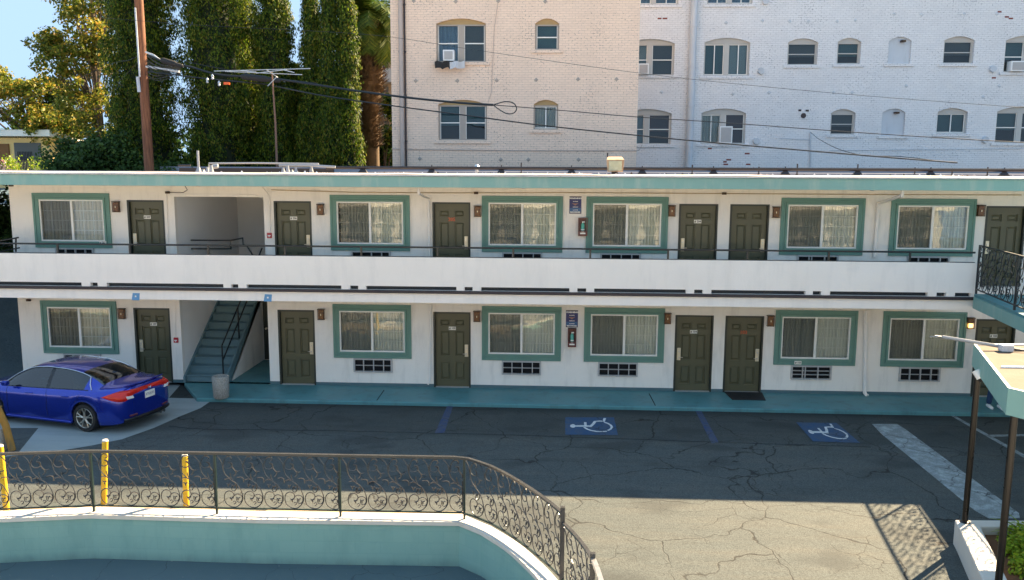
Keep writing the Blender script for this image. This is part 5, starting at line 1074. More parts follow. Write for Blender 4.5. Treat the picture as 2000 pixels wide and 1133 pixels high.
def bar(mb, pts, w_, h_):
    L = []; 
    for i, p in enumerate(pts):
        a, b = Vector(pts[max(i-1, 0)]), Vector(pts[min(i+1, len(pts)-1)]); d = (b-a); d.z = 0; d.normalize(); n_ = Vector((-d.y, d.x, 0))*w_/2; p = Vector(p); L.append([p-n_-Vector((0, 0, h_/2)), p+n_-Vector((0, 0, h_/2)), p+n_+Vector((0, 0, h_/2)), p-n_+Vector((0, 0, h_/2))])
    vs = [q for l in L for q in l]; fs = []
    for i in range(len(L)-1):
        for j in range(4): fs.append((4*i+j, 4*i+(j+1) % 4, 4*i+4+(j+1) % 4, 4*i+4+j))
    fs += [(3, 2, 1, 0), tuple(4*(len(L)-1)+j for j in range(4))]; mb.add(vs, fs)
bar(mb, pts, .055, .022); bar(mb, [(p[0], p[1], ZT-.024) for p in pts], .03, .02); bar(mb, [(*fpos(s), ZT-.14) for s in np.linspace(sA, sB, 12)], .05, .03); mb.build('top_rail', M['iron'], t)
mb = MB(); bar(mb, [(*fpos(s), .155) for s in np.linspace(.5, sB, 90)], .03, .022); mb.build('bottom_rail', M['irongreen'], t)
for s in post_s:
    x, y = fpos(s); big = abs(s-sA) < .05 or abs(s-sB) < .05; w_ = .032 if big else .018; mb = MB(); mb.box(x-w_, x+w_, y-w_, y+w_, .051, ZT+(.09 if abs(s-sA) < .05 else (-.05 if big else -.034))); mb.build('post', M['iron'] if big else M['irongreen'], t)
for s0, s1 in zip(post_s[:-1], post_s[1:]): 
    if s1-s0 > .3: scroll_panel(t, fpos, s0+.02, s1-.02, .17, (ZT-.04) if s1 <= sA+.01 else ZT-.16, M['iron'])
x, y = fpos(sB+.15); mb = MB(); bar(mb, [(*fpos(s), 1.0) for s in np.linspace(sB, sB+1.2, 8)], .06, .05); mb.build('end_rail', M['steel'], t)
# bollards
for (px, py, lb, dx) in ((14, 1008, 'yellow steel bollard at the far left edge behind the railing', -.02), (203, 984, 'tall yellow steel bollard poking above the rail beside the first post', .10), (364, 990, 'shorter yellow steel bollard seen through the railing scrolls', .02)):
    a = at(px, py, 2, GZ); x, y = a.x, a.y; h_ = {14: 1.28, 203: 1.20, 364: .98}[px]; t = thing('bollard', lb, 'bollard', (x, y, GZ), 'yellow bollards behind the railing')
    mb = MB(); mb.tube([(x, y, GZ), (x+dx*.5, y, GZ+h_*.5), (x+dx, y, GZ+h_-.03)], .052, 16); mb.build('tube', M['yellow'], t, smooth=True)
    mb = MB(); mb.lathe(x+dx, y, [(.054, GZ+h_-.03), (.046, GZ+h_-.005), (.01, GZ+h_+.008)], 16); mb.build('cap', M['cap'], t, smooth=True)
a = at(24, 880, 2, GZ); x, y = a.x, a.y; mb = MB(); mb.tube([(x, y, GZ), (x-.10, y, .45), (x-.22, y-.05, .86)], .075, 8); mb.box(x-.30, x-.15, y-.12, y+.02, .86, .875)
tag(mb.build('leaning_post', M['oldyellow'], loc=(x, y, GZ)), 'worn yellow post leaning left beside the blue car', 'post')
a = at(3, 878, 2, GZ); mb = MB(); mb.lathe(a.x, a.y, [(.10, GZ), (.10, GZ+.42), (.07, GZ+.46)], 14); tag(mb.build('stone_post', M['aggregate'], loc=(a.x, a.y, GZ), smooth=True), 'low grey concrete stub cut by the left edge of the picture', 'post')
# ------------------------------------------------------------------ right wing: balcony, canopy, planter
t = thing('side_balcony', 'teal upper walkway of the right wing meeting the motel parapet', 'balcony', (25, -5, 2.6))
ex = lambda y: 24.34+(.16*(y+1.5))*1.0
pl = [(ex(-1.5), -1.5), (ex(-1.5)+.0, -1.5)]
o1 = [(24.34, -1.4), (24.34, -1.62), (23.1, -9.5), (29, -9.5), (29, -1.4)]
o1 = [(24.30, -1.56), (23.05, -9.5), (29, -9.5), (29, -1.56)]
mb = MB(); mb.prism(o1, 2.90, 2.96); mb.build('floor', M['walk'], t)
mb = MB(); mb.prism([(24.27, -1.60), (23.02, -9.55), (29.05, -9.55), (29.05, -1.60)], 2.62, 2.897); mb.build('fascia', M['fascia'], t)
t = thing('balcony_railing', 'black wrought iron scroll railing of the right hand balcony', 'railing', (24.2, -4, 2.96))
def fb(s): y = -1.52-s; return (24.36+.158*(y+1.5), y)
mb = MB(); bar(mb, [(*fb(s), 4.13) for s in (0, 7.8)], .05, .03); mb.build('top_rail', M['black'], t)
mb = MB(); bar(mb, [(*fb(s), 3.07) for s in (0, 7.8)], .03, .025); mb.build('bottom_rail', M['black'], t)
for s in (0.01, 2.4, 4.75, 7.1):
    x, y = fb(s); mb = MB(); mb.box(x-.02, x+.02, y-.02, y+.02, 2.80 if s > 1 else 2.96, 4.12); mb.build('post', M['black'], t)
for s0, s1 in ((0.01, 2.4), (2.4, 4.75), (4.75, 7.1)): scroll_panel(t, fb, s0+.02, s1-.02, 3.08, 4.12, M['black'], unit=.40, r=.011, mirror=True)
# canopy
zt = 3.10; A_ = [at(1907, 672, 2, zt), at(1975, 757, 2, zt), at(2004, 771, 2, zt)]
cp = [(A_[0].x, A_[0].y), (A_[1].x, A_[1].y), (A_[1].x+.35, A_[1].y-.55), (24.5, -12.6), (24.5, A_[0].y+.15)]
t = thing('entrance_canopy', 'flat canopy with tan rolled roof and teal fascia at the lower right', 'canopy', (22, -10, 2.7))
mb = MB(); mb.prism(cp, 3.02, 3.08); mb.build('roof', M['canopyroof'], t)
def shrink(poly, d):
    c_ = Vector((sum(p[0] for p in poly)/len(poly), sum(p[1] for p in poly)/len(poly))); return [tuple(Vector(p)+(Vector(p)-c_).normalized()*d) for p in poly]
fo = shrink(cp, .05); n = len(cp); mb = MB(); vs = [(*p, z) for z in (2.74, 3.10) for p in fo]+[(*p, 3.10) for p in cp]+[(*p, 3.081) for p in cp]
mb.add(vs, [(i, (i+1) % n, n+(i+1) % n, n+i) for i in range(n)]+[(n+i, n+(i+1) % n, 2*n+(i+1) % n, 2*n+i) for i in range(n)]+[(2*n+i, 2*n+(i+1) % n, 3*n+(i+1) % n, 3*n+i) for i in range(n)]+[tuple(range(n))[::-1]]); 
for i, p in enumerate(mb.mi): pass
mb.mi = [0]*n+[1]*n+[1]*n+[0]; mb.build('fascia', [M['fascia'], M['white']], t)
mb = MB(); mb.tube([(A_[1].x+.5, A_[1].y+1.2, 3.09), (24.4, A_[1].y+1.25, 3.09)], .02, 6); mb.build('roof_seam', M['white'], t)
a = at(1964, 684, 2, 3.1); mb = MB(); mb.box(a.x-.09, a.x+.09, a.y-.07, a.y+.07, 3.085, 3.19); o = mb.build('roof_box', M['pipegrey'], loc=(a.x, a.y, 3.085), bevel=.01); tag(o, 'small grey electrical box on the canopy roof', 'electrical box')
mb = MB(); mb.tube([(a.x+.1, a.y, 3.13), (a.x+.4, a.y-.15, 3.10), (a.x+1.6, a.y-.4, 3.10)], .012, 6); tag(mb.build('cable', M['black'], loc=(a.x, a.y, 3.1)), 'black cable trailing from the grey box on the canopy roof', 'cable')
p0, p1, p2 = at(1826, 656, 1, -8.6), at(1840, 658, 1, -8.6), at(2040, 691, 1, -8.7)
t2 = thing('metal_pole', 'pale metal pole jutting left above the canopy roof', 'pole', tuple(p1)); mb = MB(); mb.tube([p1, p2], .028, 8); mb.build('tube', M['pipewhite'], t2, smooth=True)
mb = MB(); mb.tube([p0, p1], .012, 6); mb.tube([p0+Vector((.05, 0, -.02)), p0+Vector((-.08, 0, -.01))], .008, 5); mb.build('tip', M['pipewhite'], t2)
for (bx, by, zb_, zt_, lb) in ((20.80, -8.86, .28, 2.735, 'black steel canopy pole standing on the corner of the white planter'), (20.13, -11.15, .2, 2.735, 'black steel canopy pole nearest the right edge, in front of the plants')):
    mb = MB(); mb.tube([(bx, by, zb_), (bx, by, zt_)], .046, 14); mb.lathe(bx, by, [(.085, zb_), (.085, zb_+.02), (.055, zb_+.04)], 14); tag(mb.build('canopy_pole', M['poleiron'], loc=(bx, by, zb_), smooth=True), lb, 'pole', 'canopy poles at the planter')
a = at(1915, 741, 1, -9.0); t = thing('security_camera', 'white dome security camera under the canopy corner', 'security camera', (a.x, -9.0, a.z))
mb = MB(); mb.tube([(a.x-.06, -8.95, a.z+.13), (a.x, -9, a.z+.02)], .06, 12); mb.build('housing', M['white'], t, smooth=True); mb = MB(); mb.tube([(a.x, -9, a.z+.02), (a.x+.015, -9.02, a.z-.03)], [.055, .03], 12); mb.build('lens_dome', M['rubber'], t, smooth=True)
# planter
t = thing('planter_box', 'white walled planter with green plants at the lower right corner', 'planter', (21, -10, 0))
po = [(20.68, -8.78), (20.60, -9.1), (19.80, -11.9), (19.7, -13), (22.6, -13), (22.6, -8.70)]
pi = [(20.98, -9.06), (20.14, -11.9), (20.05, -13), (22.3, -13), (22.3, -9.0)]
n = len(po); mb = MB()
def wallring(mb, a, b, z0, z1, w_):
    d = (Vector(b)-Vector(a)).normalized(); n_ = Vector((-d.y, d.x))*w_; mb.prism([a, b, (b[0]+n_.x, b[1]+n_.y), (a[0]+n_.x, a[1]+n_.y)], z0, z1)
ring_o = po; ring_i = [(20.98, -9.02), (20.93, -9.15), (20.12, -11.95), (20.02, -12.8), (22.35, -12.8), (22.35, -8.95)]
vs = [(*p, z) for p in ring_o for z in (GZ, .30)]+[(*p, z) for p in ring_i for z in (.10, .30)]; fs = []
for i in range(n):
    j = (i+1) % n; fs += [(2*i, 2*j, 2*j+1, 2*i+1), (2*i+1, 2*j+1, 2*n+2*j+1, 2*n+2*i+1), (2*n+2*i+1, 2*n+2*j+1, 2*n+2*j, 2*n+2*i)]
mb.add(vs, fs); mb.build('planter_wall', M['cap'], t, bevel=.02)
mb = MB(); mb.add([(*p, .16) for p in ring_i], [tuple(range(n))]); mb.build('soil', M['soil'], t)
SHL = ['at the back corner', 'left of the back corner beside the wall', 'in the second row at right', 'in the second row against the left wall', 'in the middle against the left wall', 'beside the nearer pole', 'nearest to the viewer', 'at the back right', 'at the front right']
for i, (x, y, s_) in enumerate(((21.4, -9.35, .32), (21.18, -9.75, .27), (21.5, -10.1, .30), (21.02, -10.30, .28), (21.05, -10.85, .32), (20.80, -11.2, .28), (20.55, -11.75, .34), (21.85, -9.6, .30), (21.5, -11.0, .34))):
    k_ = rng.normal(0, 1, (520, 3)); k_ *= (rng.random(520)**.35/np.linalg.norm(k_, axis=1))[:, None]; k_[:, 2] = abs(k_[:, 2]); P = k_*np.array([s_, s_, s_*1.1])+np.array([x, y, .17])
    o = leaf_mesh('shrub', P, k_+np.array([0, 0, .5]), .034, M['yuccaleaf'], None, (x, y, .16)); tag(o, 'bright green shrub in the white planter, '+SHL[i], 'shrub', 'low green shrubs in the planter')
for i, (x, y) in enumerate(((21.6, -9.25), (21.9, -9.5))):
    mb = MB()
    for q in range(22):
        a = rng.random()*6.283; L = rng.uniform(.35, .7); pts = [Vector((x, y, .17))]; an = rng.uniform(.7, 1.4)
        for s_ in range(5): pts.append(pts[-1]+Vector((math.cos(a)*math.cos(an), math.sin(a)*math.cos(an), math.sin(an)))*L/5); an -= .25
        mb.tube(pts, [.012, .012, .010, .008, .005, .002], 4, cap=False)
    tag(mb.build('grass_clump', M['yuccaleaf'], loc=(x, y, .16)), ['tall arching strappy plant at the back edge of the planter', 'tall arching strappy plant farther right in the planter'][i], 'plant', 'arching plants in the planter')
# ------------------------------------------------------------------ person standing on the walkway
def skin_chain(name, verts, edges, radii, mat, parent, sub=2, root=0):
    me = bpy.data.meshes.new(name); org = root_loc(parent); me.from_pydata([tuple(Vector(v_)-org) for v_ in verts], edges, []); o = bpy.data.objects.new(name, me); C.objects.link(o); o.parent = parent
    md = o.modifiers.new('skin', 'SKIN'); sv = me.skin_vertices[0].data if me.skin_vertices else None
    if sv is None:
        bm = bmesh.new(); bm.from_mesh(me); bm.verts.layers.skin.verify(); bm.to_mesh(me); bm.free(); sv = me.skin_vertices[0].data
    for i, r in enumerate(radii): sv[i].radius = r if isinstance(r, tuple) else (r, r); sv[i].use_root = (i == root)
    md.use_smooth_shade = True; s_ = o.modifiers.new('sub', 'SUBSURF'); s_.levels = sub; s_.render_levels = sub; me.materials.append(mat); return o
X, Y = 25.25, -1.05
t = thing('person', 'person in blue jeans and white sneakers mostly hidden by the canopy', 'person', (X, Y, 0))
S = .93
bv = [(0, 0, .90), (0, 0, 1.05), (0, -.01, 1.22), (0, 0, 1.36), (0, -.01, 1.44), (0, -.03, 1.52), (0, -.04, 1.60), (-.09, 0, .86), (-.10, -.03, .48), (-.11, .02, .10), (.09, 0, .86), (.11, -.05, .48), (.14, -.06, .10), (-.17, 0, 1.36), (-.23, .0, 1.10), (-.22, -.12, .90), (.17, 0, 1.36), (.23, .0, 1.10), (.22, -.12, .90)]
bvW = [(X+a*S, Y+b*S, c_*S) for a, b, c_ in bv]
skin_chain('body', bvW, [(0, 1), (1, 2), (2, 3), (3, 4), (4, 5), (5, 6), (0, 7), (7, 8), (8, 9), (0, 10), (10, 11), (11, 12), (3, 13), (13, 14), (14, 15), (3, 16), (16, 17), (17, 18)], [(.13, .10), (.12, .09), (.14, .10), (.13, .09), .05, .085, .075, .08, .055, .04, .08, .055, .04, .055, .042, .03, .055, .042, .03], M['skin'], t)
for sx, lx, ly in ((-1, -.11, .02), (1, .14, -.06)):
    k_ = 9 if sx < 0 else 12
    skin_chain('jeans', [(X+sx*.085*S, Y, .92*S), (X+(lx*.9)*S, Y+(-.04)*S, .48*S), (X+lx*S, Y+ly*S, .09*S)], [(0, 1), (1, 2)], [.098, .078, .070], M['jeans'], t)
    mb = MB(); fx, fy = X+lx*S, Y+ly*S; mb.tube([(fx, fy+.06, .045), (fx, fy+.02, .055), (fx, fy-.08, .045), (fx, fy-.17, .03), (fx, fy-.21, .025)], [.035, .047, .045, .04, .02], 10); mb.build('shoe', M['white'], t, smooth=True)
    for f_ in range(5):
        hx, hy, hz = X+sx*.22*S, Y-.12*S, .90*S; mb = MB(); ox = (f_-2)*.017; pts = [(hx+sx*.0, hy+ox*.9, hz-.05), (hx+sx*.004, hy+ox, hz-.10), (hx-sx*.012, hy+ox-.004, hz-.135-(.012 if f_ in (1, 2, 3) else 0))] if f_ else [(hx-sx*.01, hy-.035, hz-.02), (hx-sx*.015, hy-.055, hz-.06), (hx-sx*.02, hy-.055, hz-.085)]
        mb.tube(pts, [.010, .0095, .007], 6); mb.build('finger', M['skin'], t, smooth=True)
skin_chain('shirt', [(X, Y, .90*S), (X, Y, 1.1*S), (X, Y, 1.34*S), (X-.18*S, Y, 1.35*S), (X-.225*S, Y, 1.15*S), (X+.18*S, Y, 1.35*S), (X+.225*S, Y, 1.15*S)], [(0, 1), (1, 2), (2, 3), (3, 4), (2, 5), (5, 6)], [(.155, .12), (.15, .115), (.15, .11), .075, .062, .075, .062], M['shirt'], t)
mb = MB(); hc = Vector((X, Y-.02, 1.585*S)); mb.lathe(hc.x, hc.y, [(.088, hc.z-.04), (.098, hc.z+.02), (.085, hc.z+.07), (.04, hc.z+.105), (.005, hc.z+.11)], 16); mb.build('hair', M['hair'], t, smooth=True)
# ------------------------------------------------------------------ blue car
CH = R(166.0); CO = Vector((4.74, -3.50, GZ)); cu, cl = Vector((math.cos(CH), math.sin(CH), 0)), Vector((-math.sin(CH), math.cos(CH), 0))
def cw(x, y, z): return tuple(CO+cu*x+cl*y+Vector((0, 0, z)))
car = thing('parked_car', 'glossy blue four door sedan parked at the left with its rear to the stairs', 'car', tuple(CO))
def pchip(xs, ys):
    xs, ys = np.array(xs, float), np.array(ys, float); h = np.diff(xs); d = np.diff(ys)/h; mm = np.zeros(len(xs)); mm[0], mm[-1] = d[0], d[-1]
    for i in range(1, len(xs)-1): mm[i] = 0 if d[i-1]*d[i] <= 0 else 2*d[i-1]*d[i]/(d[i-1]+d[i])
    def f(x):
        i = int(np.clip(np.searchsorted(xs, x)-1, 0, len(xs)-2)); t_ = (x-xs[i])/h[i]; t_ = min(max(t_, 0), 1)
        return ys[i]*(2*t_**3-3*t_**2+1)+h[i]*mm[i]*(t_**3-2*t_**2+t_)+ys[i+1]*(-2*t_**3+3*t_**2)+h[i]*mm[i+1]*(t_**3-t_**2)
    return f
fW = pchip([0, .04, .12, .3, .7, 1.3, 2.3, 3.3, 4.0, 4.35, 4.55, 4.63], [.66, .74, .81, .865, .895, .90, .90, .895, .86, .77, .62, .5])
fT = pchip([0, .06, .25, .58, .9, 1.25, 1.7, 2.15, 2.6, 2.95, 3.45, 3.7, 4.2, 4.5, 4.63], [.90, 1.04, 1.075, 1.10, 1.23, 1.345, 1.41, 1.425, 1.39, 1.27, 1.00, .95, .85, .72, .60])
fB = pchip([0, .1, .5, 1.0, 2.0, 3.3, 3.6, 4.2, 4.5, 4.63], [.84, .93, .985, .975, .94, .90, .885, .80, .68, .56])
fR = pchip([0, .3, .58, .9, 1.3, 2.2, 2.8, 3.2, 3.5, 4.0, 4.63], [.52, .66, .64, .60, .58, .585, .61, .68, .74, .66, .40])
fL = pchip([0, .08, .4, .9, 3.7, 4.3, 4.63], [.34, .26, .20, .17, .17, .20, .30])
RWX, FWX, WR, AR = 1.02, 3.72, .325, .375
def arch(x):
    z = fL(x)
    for c_ in (RWX, FWX):
        if abs(x-c_) < AR: z = max(z, WR+math.sqrt(AR**2-(x-c_)**2)*1.0)
    return z
xs = sorted(set([0, .02, .05, .09, .15, .22, .3, .4, .5, .58]+[round(RWX+AR*math.cos(a*math.pi/14), 4) for a in range(15)]+[round(FWX+AR*math.cos(a*math.pi/14), 4) for a in range(15)]+[1.5, 1.6, 1.7, 1.8, 1.9, 2.0, 2.1, 2.2, 2.3, 2.45, 2.6, 2.75, 2.9, 3.05, 3.2, 3.32, 4.2, 4.3, 4.4, 4.48, 4.55, 4.6, 4.63]))
def section(x):
    w_, zt_, zb_, wr, zl = fW(x), fT(x), fB(x), fR(x), arch(x); z_arch = arch(x); zl = z_arch
    m_ = max(zl+.02, .52 if x > .0 else .55); m_ = min(m_, zb_-.12); m_ = max(m_, zl+.01)
    g_ = max(0, zt_-zb_)
    pts = [(w_*.93, zl), (w_*.985, zl+(m_-zl)*.35), (w_, m_), (w_*.995, m_+(zb_-m_)*.45), (w_*.985, zb_-.07), (w_*.95, zb_-.012), (w_*.935, zb_)]
    pts += [(w_*.935+(wr-w_*.935)*.5+.018, zb_+(zt_-.07-zb_)*.52 if g_ > .12 else zb_+g_*.35), (wr, zt_-.055 if g_ > .12 else zb_+g_*.6), (wr*.85, zt_-.022 if g_ > .06 else zb_+g_*.8), (wr*.45, zt_-.004), (0, zt_)]
    return pts
secs = [section(x) for x in xs]; NP = len(secs[0])
def xshift(x, j):   # lean of the tail: upper points start further forward
    return x
def isglass(x, j):
    if j in (6, 7) and .98 < x < 3.28: return 'side'
    if j in (8, 9, 10) and .62 < x < 1.24: return 'rear'
    if j in (8, 9, 10) and 2.62 < x < 3.40: return 'front'
    return None
body = MB(); gl = {'side': MB(), 'side2': MB(), 'rear': MB(), 'front': MB()}
for sgn in (1, -1):
    for i in range(len(xs)-1):
        for j in range(NP-1):
            xm = (xs[i]+xs[i+1])/2; k_ = isglass(xm, j); a, b, c_, d = secs[i][j], secs[i+1][j], secs[i+1][j+1], secs[i][j+1]
            q = [cw(xs[i], sgn*a[0], a[1]), cw(xs[i+1], sgn*b[0], b[1]), cw(xs[i+1], sgn*c_[0], c_[1]), cw(xs[i], sgn*d[0], d[1])]
            if sgn > 0: q = q[::-1]
            if k_ == 'side' and (abs(xm-2.08) < .06): k_ = 'pillar'
            if k_ == 'side' and sgn < 0: k_ = 'side2'
            tgt = gl.get(k_, body); tgt.mat(1 if k_ == 'pillar' else 0) if tgt is body else None; tgt.add(q, [(0, 1, 2, 3)]); body.mat(0)
# tail and nose closed with slightly bowed faces
for xe, si, dirn in ((0, 0, -1), (4.63, -1, 1)):
    s_ = secs[si]; nc = 8
    for j in range(NP-1):
        for q in range(nc):
            ya, yb_ = -1+2*q/nc, -1+2*(q+1)/nc
            def P_(yf, k_): w_, z = s_[k_]; bow = .05*(1-yf*yf); return cw(xe+dirn*bow*(1 if z < .95 else .6), w_*yf, z)
            f4 = [P_(ya, j), P_(yb_, j), P_(yb_, j+1), P_(ya, j+1)]; body.add(f4 if dirn > 0 else f4[::-1], [(0, 1, 2, 3)])
bd_ = body.build('body', [M['carblue'], M['carblack']], car, smooth=True)
bm = bmesh.new(); bm.from_mesh(bd_.data); bmesh.ops.remove_doubles(bm, verts=bm.verts, dist=.0005); bmesh.ops.recalc_face_normals(bm, faces=bm.faces); bm.to_mesh(bd_.data); bm.free()
for k_, nm in (('side', 'side_window'), ('side2', 'side_window'), ('rear', 'rear_window'), ('front', 'windshield')):
    o = gl[k_].build(nm, M['carglass'], car, smooth=True); bm = bmesh.new(); bm.from_mesh(o.data); bmesh.ops.remove_doubles(bm, verts=bm.verts, dist=.0005); bm.to_mesh(o.data); bm.free()
# interior: dark floor, seats
mb = MB()
def cbox(mb, x0, x1, y0, y1, z0, z1):
    v_ = [cw(x, y, z) for z in (z0, z1) for y in (y0, y1) for x in (x0, x1)]; mb.add(v_, [(0, 1, 3, 2), (4, 6, 7, 5), (0, 4, 5, 1), (2, 3, 7, 6), (0, 2, 6, 4), (1, 5, 7, 3)])
cbox(mb, .7, 3.5, -.78, .78, .3, .72); cbox(mb, .62, 1.2, -.6, .6, .9, .97)
for y in (-.38, .38): cbox(mb, 2.0, 2.15, y-.22, y+.22, .7, 1.12); cbox(mb, 2.02, 2.12, y-.11, y+.11, 1.12, 1.27); cbox(mb, 1.12, 1.27, y-.3, y+.3, .7, 1.05)
mb.build('interior', M['carblack'], car)
mb = MB(); cbox(mb, .2, 4.4, -.70, .70, .2, .45); mb.build('underbody', M['dark'], car)
def side_pt(x, z, sgn, off=.006):
    s_ = section(x); zz = [p[1] for p in s_]; yy = [p[0] for p in s_]; return cw(x, sgn*(float(np.interp(z, zz, yy))+off), z)
# window chrome
for sgn in (1, -1):
    top = [cw(x, sgn*(section(x)[8][0]+.012), section(x)[8][1]+.006) for x in np.linspace(1.02, 3.2, 26)]; end = [cw(.80, sgn*(section(.80)[6][0]+.008), section(.80)[6][1]+.012)]
    mb = MB(); mb.tube(end+[cw(.92, sgn*(section(.92)[7][0]+.01), section(.92)[7][1])]+top+[cw(3.38, sgn*(section(3.38)[6][0]), section(3.38)[6][1]+.03)], .011, 6); mb.build('chrome_trim', M['chrome'], car, smooth=True)
    mb = MB(); mb.tube([cw(x, sgn*(section(x)[6][0]+.006), section(x)[6][1]+.002) for x in np.linspace(.9, 3.32, 24)], .010, 5); mb.build('belt_trim', M['carblack'], car)
    # door seams
    mb = MB()
    for xd in (2.06, 3.22): mb.tube([side_pt(xd, z, sgn, .0) for z in np.linspace(.26, fB(xd)-.02, 12)], .006, 4)
    mb.tube([side_pt(1.28-.22*((z-.4)/.5 if z > .4 else 0)+.10*(1-min(1, abs(z-.6)*2)), z, sgn, -.001) for z in np.linspace(.50, .93, 12)], .004, 4); mb.tube([side_pt(x, .25, sgn, -.001) for x in np.linspace(1.45, 3.22, 16)], .004, 4); mb.build('door_seam', M['carblack'], car)
    for xd in (1.52, 2.55):
        mb = MB(); mb.tube([side_pt(xd-.10, .80, sgn, .003), side_pt(xd-.06, .805, sgn, .022), side_pt(xd+.06, .80, sgn, .022), side_pt(xd+.10, .795, sgn, .003)], .013, 8); mb.build('door_handle', M['carblue'], car, smooth=True)
    mb = MB(); cbox(mb, 1.4, 3.3, sgn*.80, sgn*.885, .165, .22); mb.build('sill', M['carblue'], car, bevel=.015)
# tail lamps: wrap from side to rear
for sgn in (1, -1):
    mb = MB(); ring = []
    plan = [(x, fW(x)) for x in np.linspace(.50, 0.0, 16)]+[(-.052*(1-(y/.66)**2)-.0, y) for y in np.linspace(.62, .40, 8)]
    n = len(plan)
    for q, (x, y) in enumerate(plan):
        f_ = q/(n-1); zu = .86+.12*min(1, f_/.45) if f_ < .45 else .98-.015*(f_-.45); zl_ = .86-.095*min(1, f_/.5) if f_ < .62 else .765+.17*((f_-.62)/.38)**.8
        zu = min(zu, .985); 
        for g_ in range(4):
            z = zl_+(zu-zl_)*g_/3; yw = y
            if x >= 0: yw = float(np.interp(z, [p[1] for p in section(max(x, 0))], [p[0] for p in section(max(x, 0))]))
            xo = x if x > .12 else x-.016; ring.append(cw(xo, sgn*(yw+(.016 if x > .02 else .004)), z))
    fs = [(4*q+g_, 4*q+g_+1, 4*q+g_+5, 4*q+g_+4) for q in range(n-1) for g_ in range(3)]; mb.add(ring, fs); 
    o = mb.build('tail_lamp', M['carred'], car, smooth=True); sm = o.modifiers.new('s', 'SOLIDIFY'); sm.thickness = .02; sm.offset = 0
    mb = MB(); mb.add([cw(-.005, sgn*.665, .80), cw(-.045, sgn*.50, .80), cw(-.045, sgn*.53, .86), cw(-.005, sgn*.69, .86)], [(0, 1, 2, 3)]); oo = mb.build('reverse_lamp', M['white'], o); sm = oo.modifiers.new('s', 'SOLIDIFY'); sm.thickness = .03; sm.offset = 0
# spoiler, plate, badge, lower bumper, exhaust
mb = MB(); sp = [cw(.10-.05*(1-(y/.6)**2), y, 1.062) for y in np.linspace(-.62, .62, 17)]; mb.tube(sp, .022, 6); mb.build('spoiler', M['carblue'], car, smooth=True)
mb = MB()
pv_ = lambda y, z, d: cw(-.055-d, y, z)
mb.add([pv_(-.155, .70, 0), pv_(.155, .70, 0), pv_(.155, .86, 0), pv_(-.155, .86, 0), pv_(-.155, .70, .012), pv_(.155, .70, .012), pv_(.155, .86, .012), pv_(-.155, .86, .012)], [(0, 1, 2, 3), (7, 6, 5, 4), (0, 4, 5, 1), (1, 5, 6, 2), (2, 6, 7, 3), (3, 7, 4, 0)])
tx = MB(); tx.text('8TKR095', .085, (0, 0, 0), squeeze=.82, depth=.001); mb.mat(1); mb.add([pv_(-a, .78+c_, .0135-b*.3) for a, b, c_ in tx.v], [f_[::-1] for f_ in tx.f]); mb.build('licence_plate', [M['plate'], flat('plate_ink', (.02, .04, .16), .5)], car)
mb = MB()
for y in (-.035, .035): mb.tube([cw(-.055, y*1.25, .955), cw(-.06, y*.8, .90)], .009, 5)
mb.tube([cw(-.06, -.03, .928), cw(-.06, .03, .928)], .008, 5); mb.build('badge', M['chrome'], car)
mb = MB(); mb.tube([cw(.16-.20*math.sqrt(max(0, 1-(y/.80)**2)), y, .30) for y in np.linspace(-.72, .72, 17)], .055, 8); mb.build('bumper_insert', M['carblack'], car, smooth=True)
for y in (-.5, -.38): mb = MB(); mb.cyl(cw(-.02, y, .22), cw(.2, y, .22), .035, 12); mb.build('exhaust', M['chrome'], car)
for sgn in (1, -1): mb = MB(); mb.tube([cw(-.01, sgn*.62, .40), cw(-.045, sgn*.42, .40)], .022, 6); mb.build('reflector', M['extred'], car)
mb = MB(); cbox(mb, 3.05, 3.2, .93, 1.05, .95, 1.07); mb.build('mirror', M['carblue'], car, bevel=.03)
mb = MB(); cbox(mb, 3.05, 3.2, -1.05, -.93, .95, 1.07); mb.build('mirror', M['carblue'], car, bevel=.03)
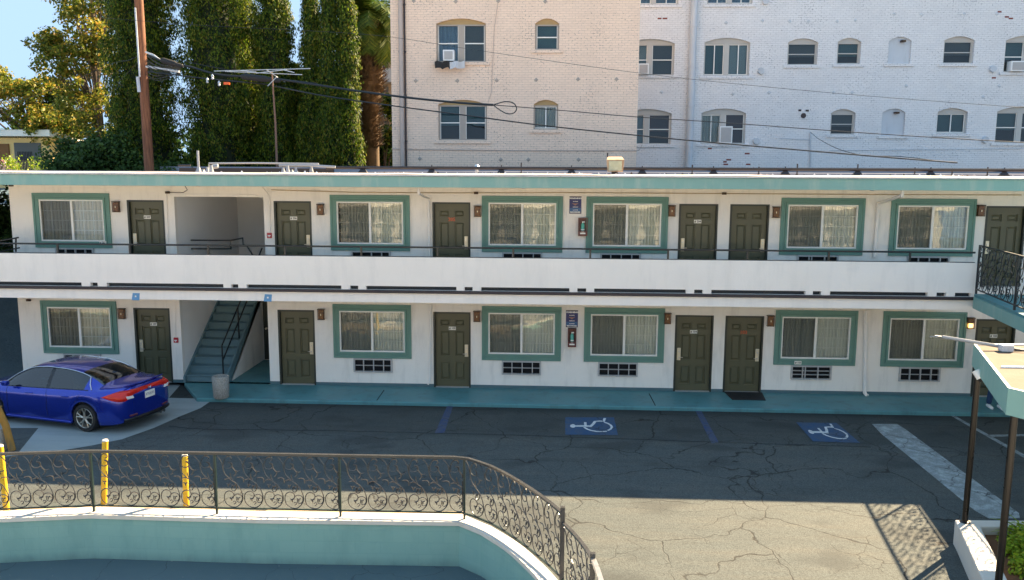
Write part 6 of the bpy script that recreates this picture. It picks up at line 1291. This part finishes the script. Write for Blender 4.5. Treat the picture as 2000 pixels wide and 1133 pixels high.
for wx in (RWX, FWX):
    for sgn in (1, -1):
        yo = sgn*.885; yi = sgn*.67
        def rg(prof, mb, n=36):
            o = len(mb.v)
            for (r, y) in prof:
                for j in range(n): a = 2*math.pi*j/n; mb.v.append(cw(wx+r*math.cos(a), sgn*y, WR+r*math.sin(a)))
            for i in range(len(prof)-1):
                for j in range(n): mb.f.append([o+i*n+j, o+i*n+(j+1) % n, o+(i+1)*n+(j+1) % n, o+(i+1)*n+j]); mb.mi.append(mb.cur)
        mb = MB(); rg([(.20, .67), (.30, .66), (.322, .69), (.325, .77), (.322, .86), (.305, .885), (.245, .887), (.235, .875)], mb); wh = mb.build('wheel', M['rubber'], car, smooth=True)
        mb = MB(); rg([(.236, .872), (.226, .886), (.218, .875), (.214, .80), (.21, .72)], mb)
        for q in range(5):
            for dd in (-.12, .12):
                a = 2*math.pi*q/5+.3; a2 = a+dd*1.9; mb.tube([cw(wx+.04*math.cos(a+dd), sgn*.868, WR+.04*math.sin(a+dd)), cw(wx+.13*math.cos(a+dd*1.1), sgn*.872, WR+.13*math.sin(a+dd*1.1)), cw(wx+.224*math.cos(a2), sgn*.878, WR+.224*math.sin(a2))], [.016, .011, .012], 5)
        mb.cyl(cw(wx, sgn*.84, WR), cw(wx, sgn*.878, WR), .042, 14); mb.build('rim', M['rim'], wh, smooth=False)
        mb = MB(); rg([(.001, .76), (.21, .76)], mb); mb.build('brake_disc', M['carblack'], wh)
        # dark wheel arch liner
        mb = MB(); o = len(mb.v); n = 20
        for yy in (.62, .885*fW(wx)/.9-.02):
            for j in range(n+1): a = math.pi*j/n; mb.v.append(cw(wx+(AR+.0)*math.cos(a), sgn*yy, WR+(AR+.0)*math.sin(a)))
        for j in range(n): mb.f.append([j, j+1, n+1+j+1, n+1+j]); mb.mi.append(0)
        mb.build('arch_liner', M['dark'], car)
# ------------------------------------------------------------------ across the lot, behind the viewer: an unseen wing added for window reflections and warm bounce
t = thing('added_facing_wing', 'unseen pale two storey wing added across the lot for reflections and bounce', 'building', (14, -42, -.75))
mb = MB(); mb.box(-12, 44, -52, -44, -.75, 7.5); mb.build('wall', M['court'], t)
mb = MB(); mb.box(-12.3, 44.3, -44, -42.6, 3.0, 3.9); mb.build('balcony', M['parapet'], t); mb = MB(); mb.box(-12.5, 44.5, -52.4, -42.3, 7.5, 7.9); mb.build('roof', M['fascia'], t)
for i in range(13):
    for z in (.4, 4.3):
        x = -10.5+i*4.2; mb = MB(); mb.box(x, x+1.9, -44.0, -43.95, z, z+1.7); mb.build('window', M['greyblind'], t); mb = MB(); mb.box(x+2.5, x+3.4, -44.0, -43.95, z-.6, z+1.8); mb.build('door', M['door'], t)
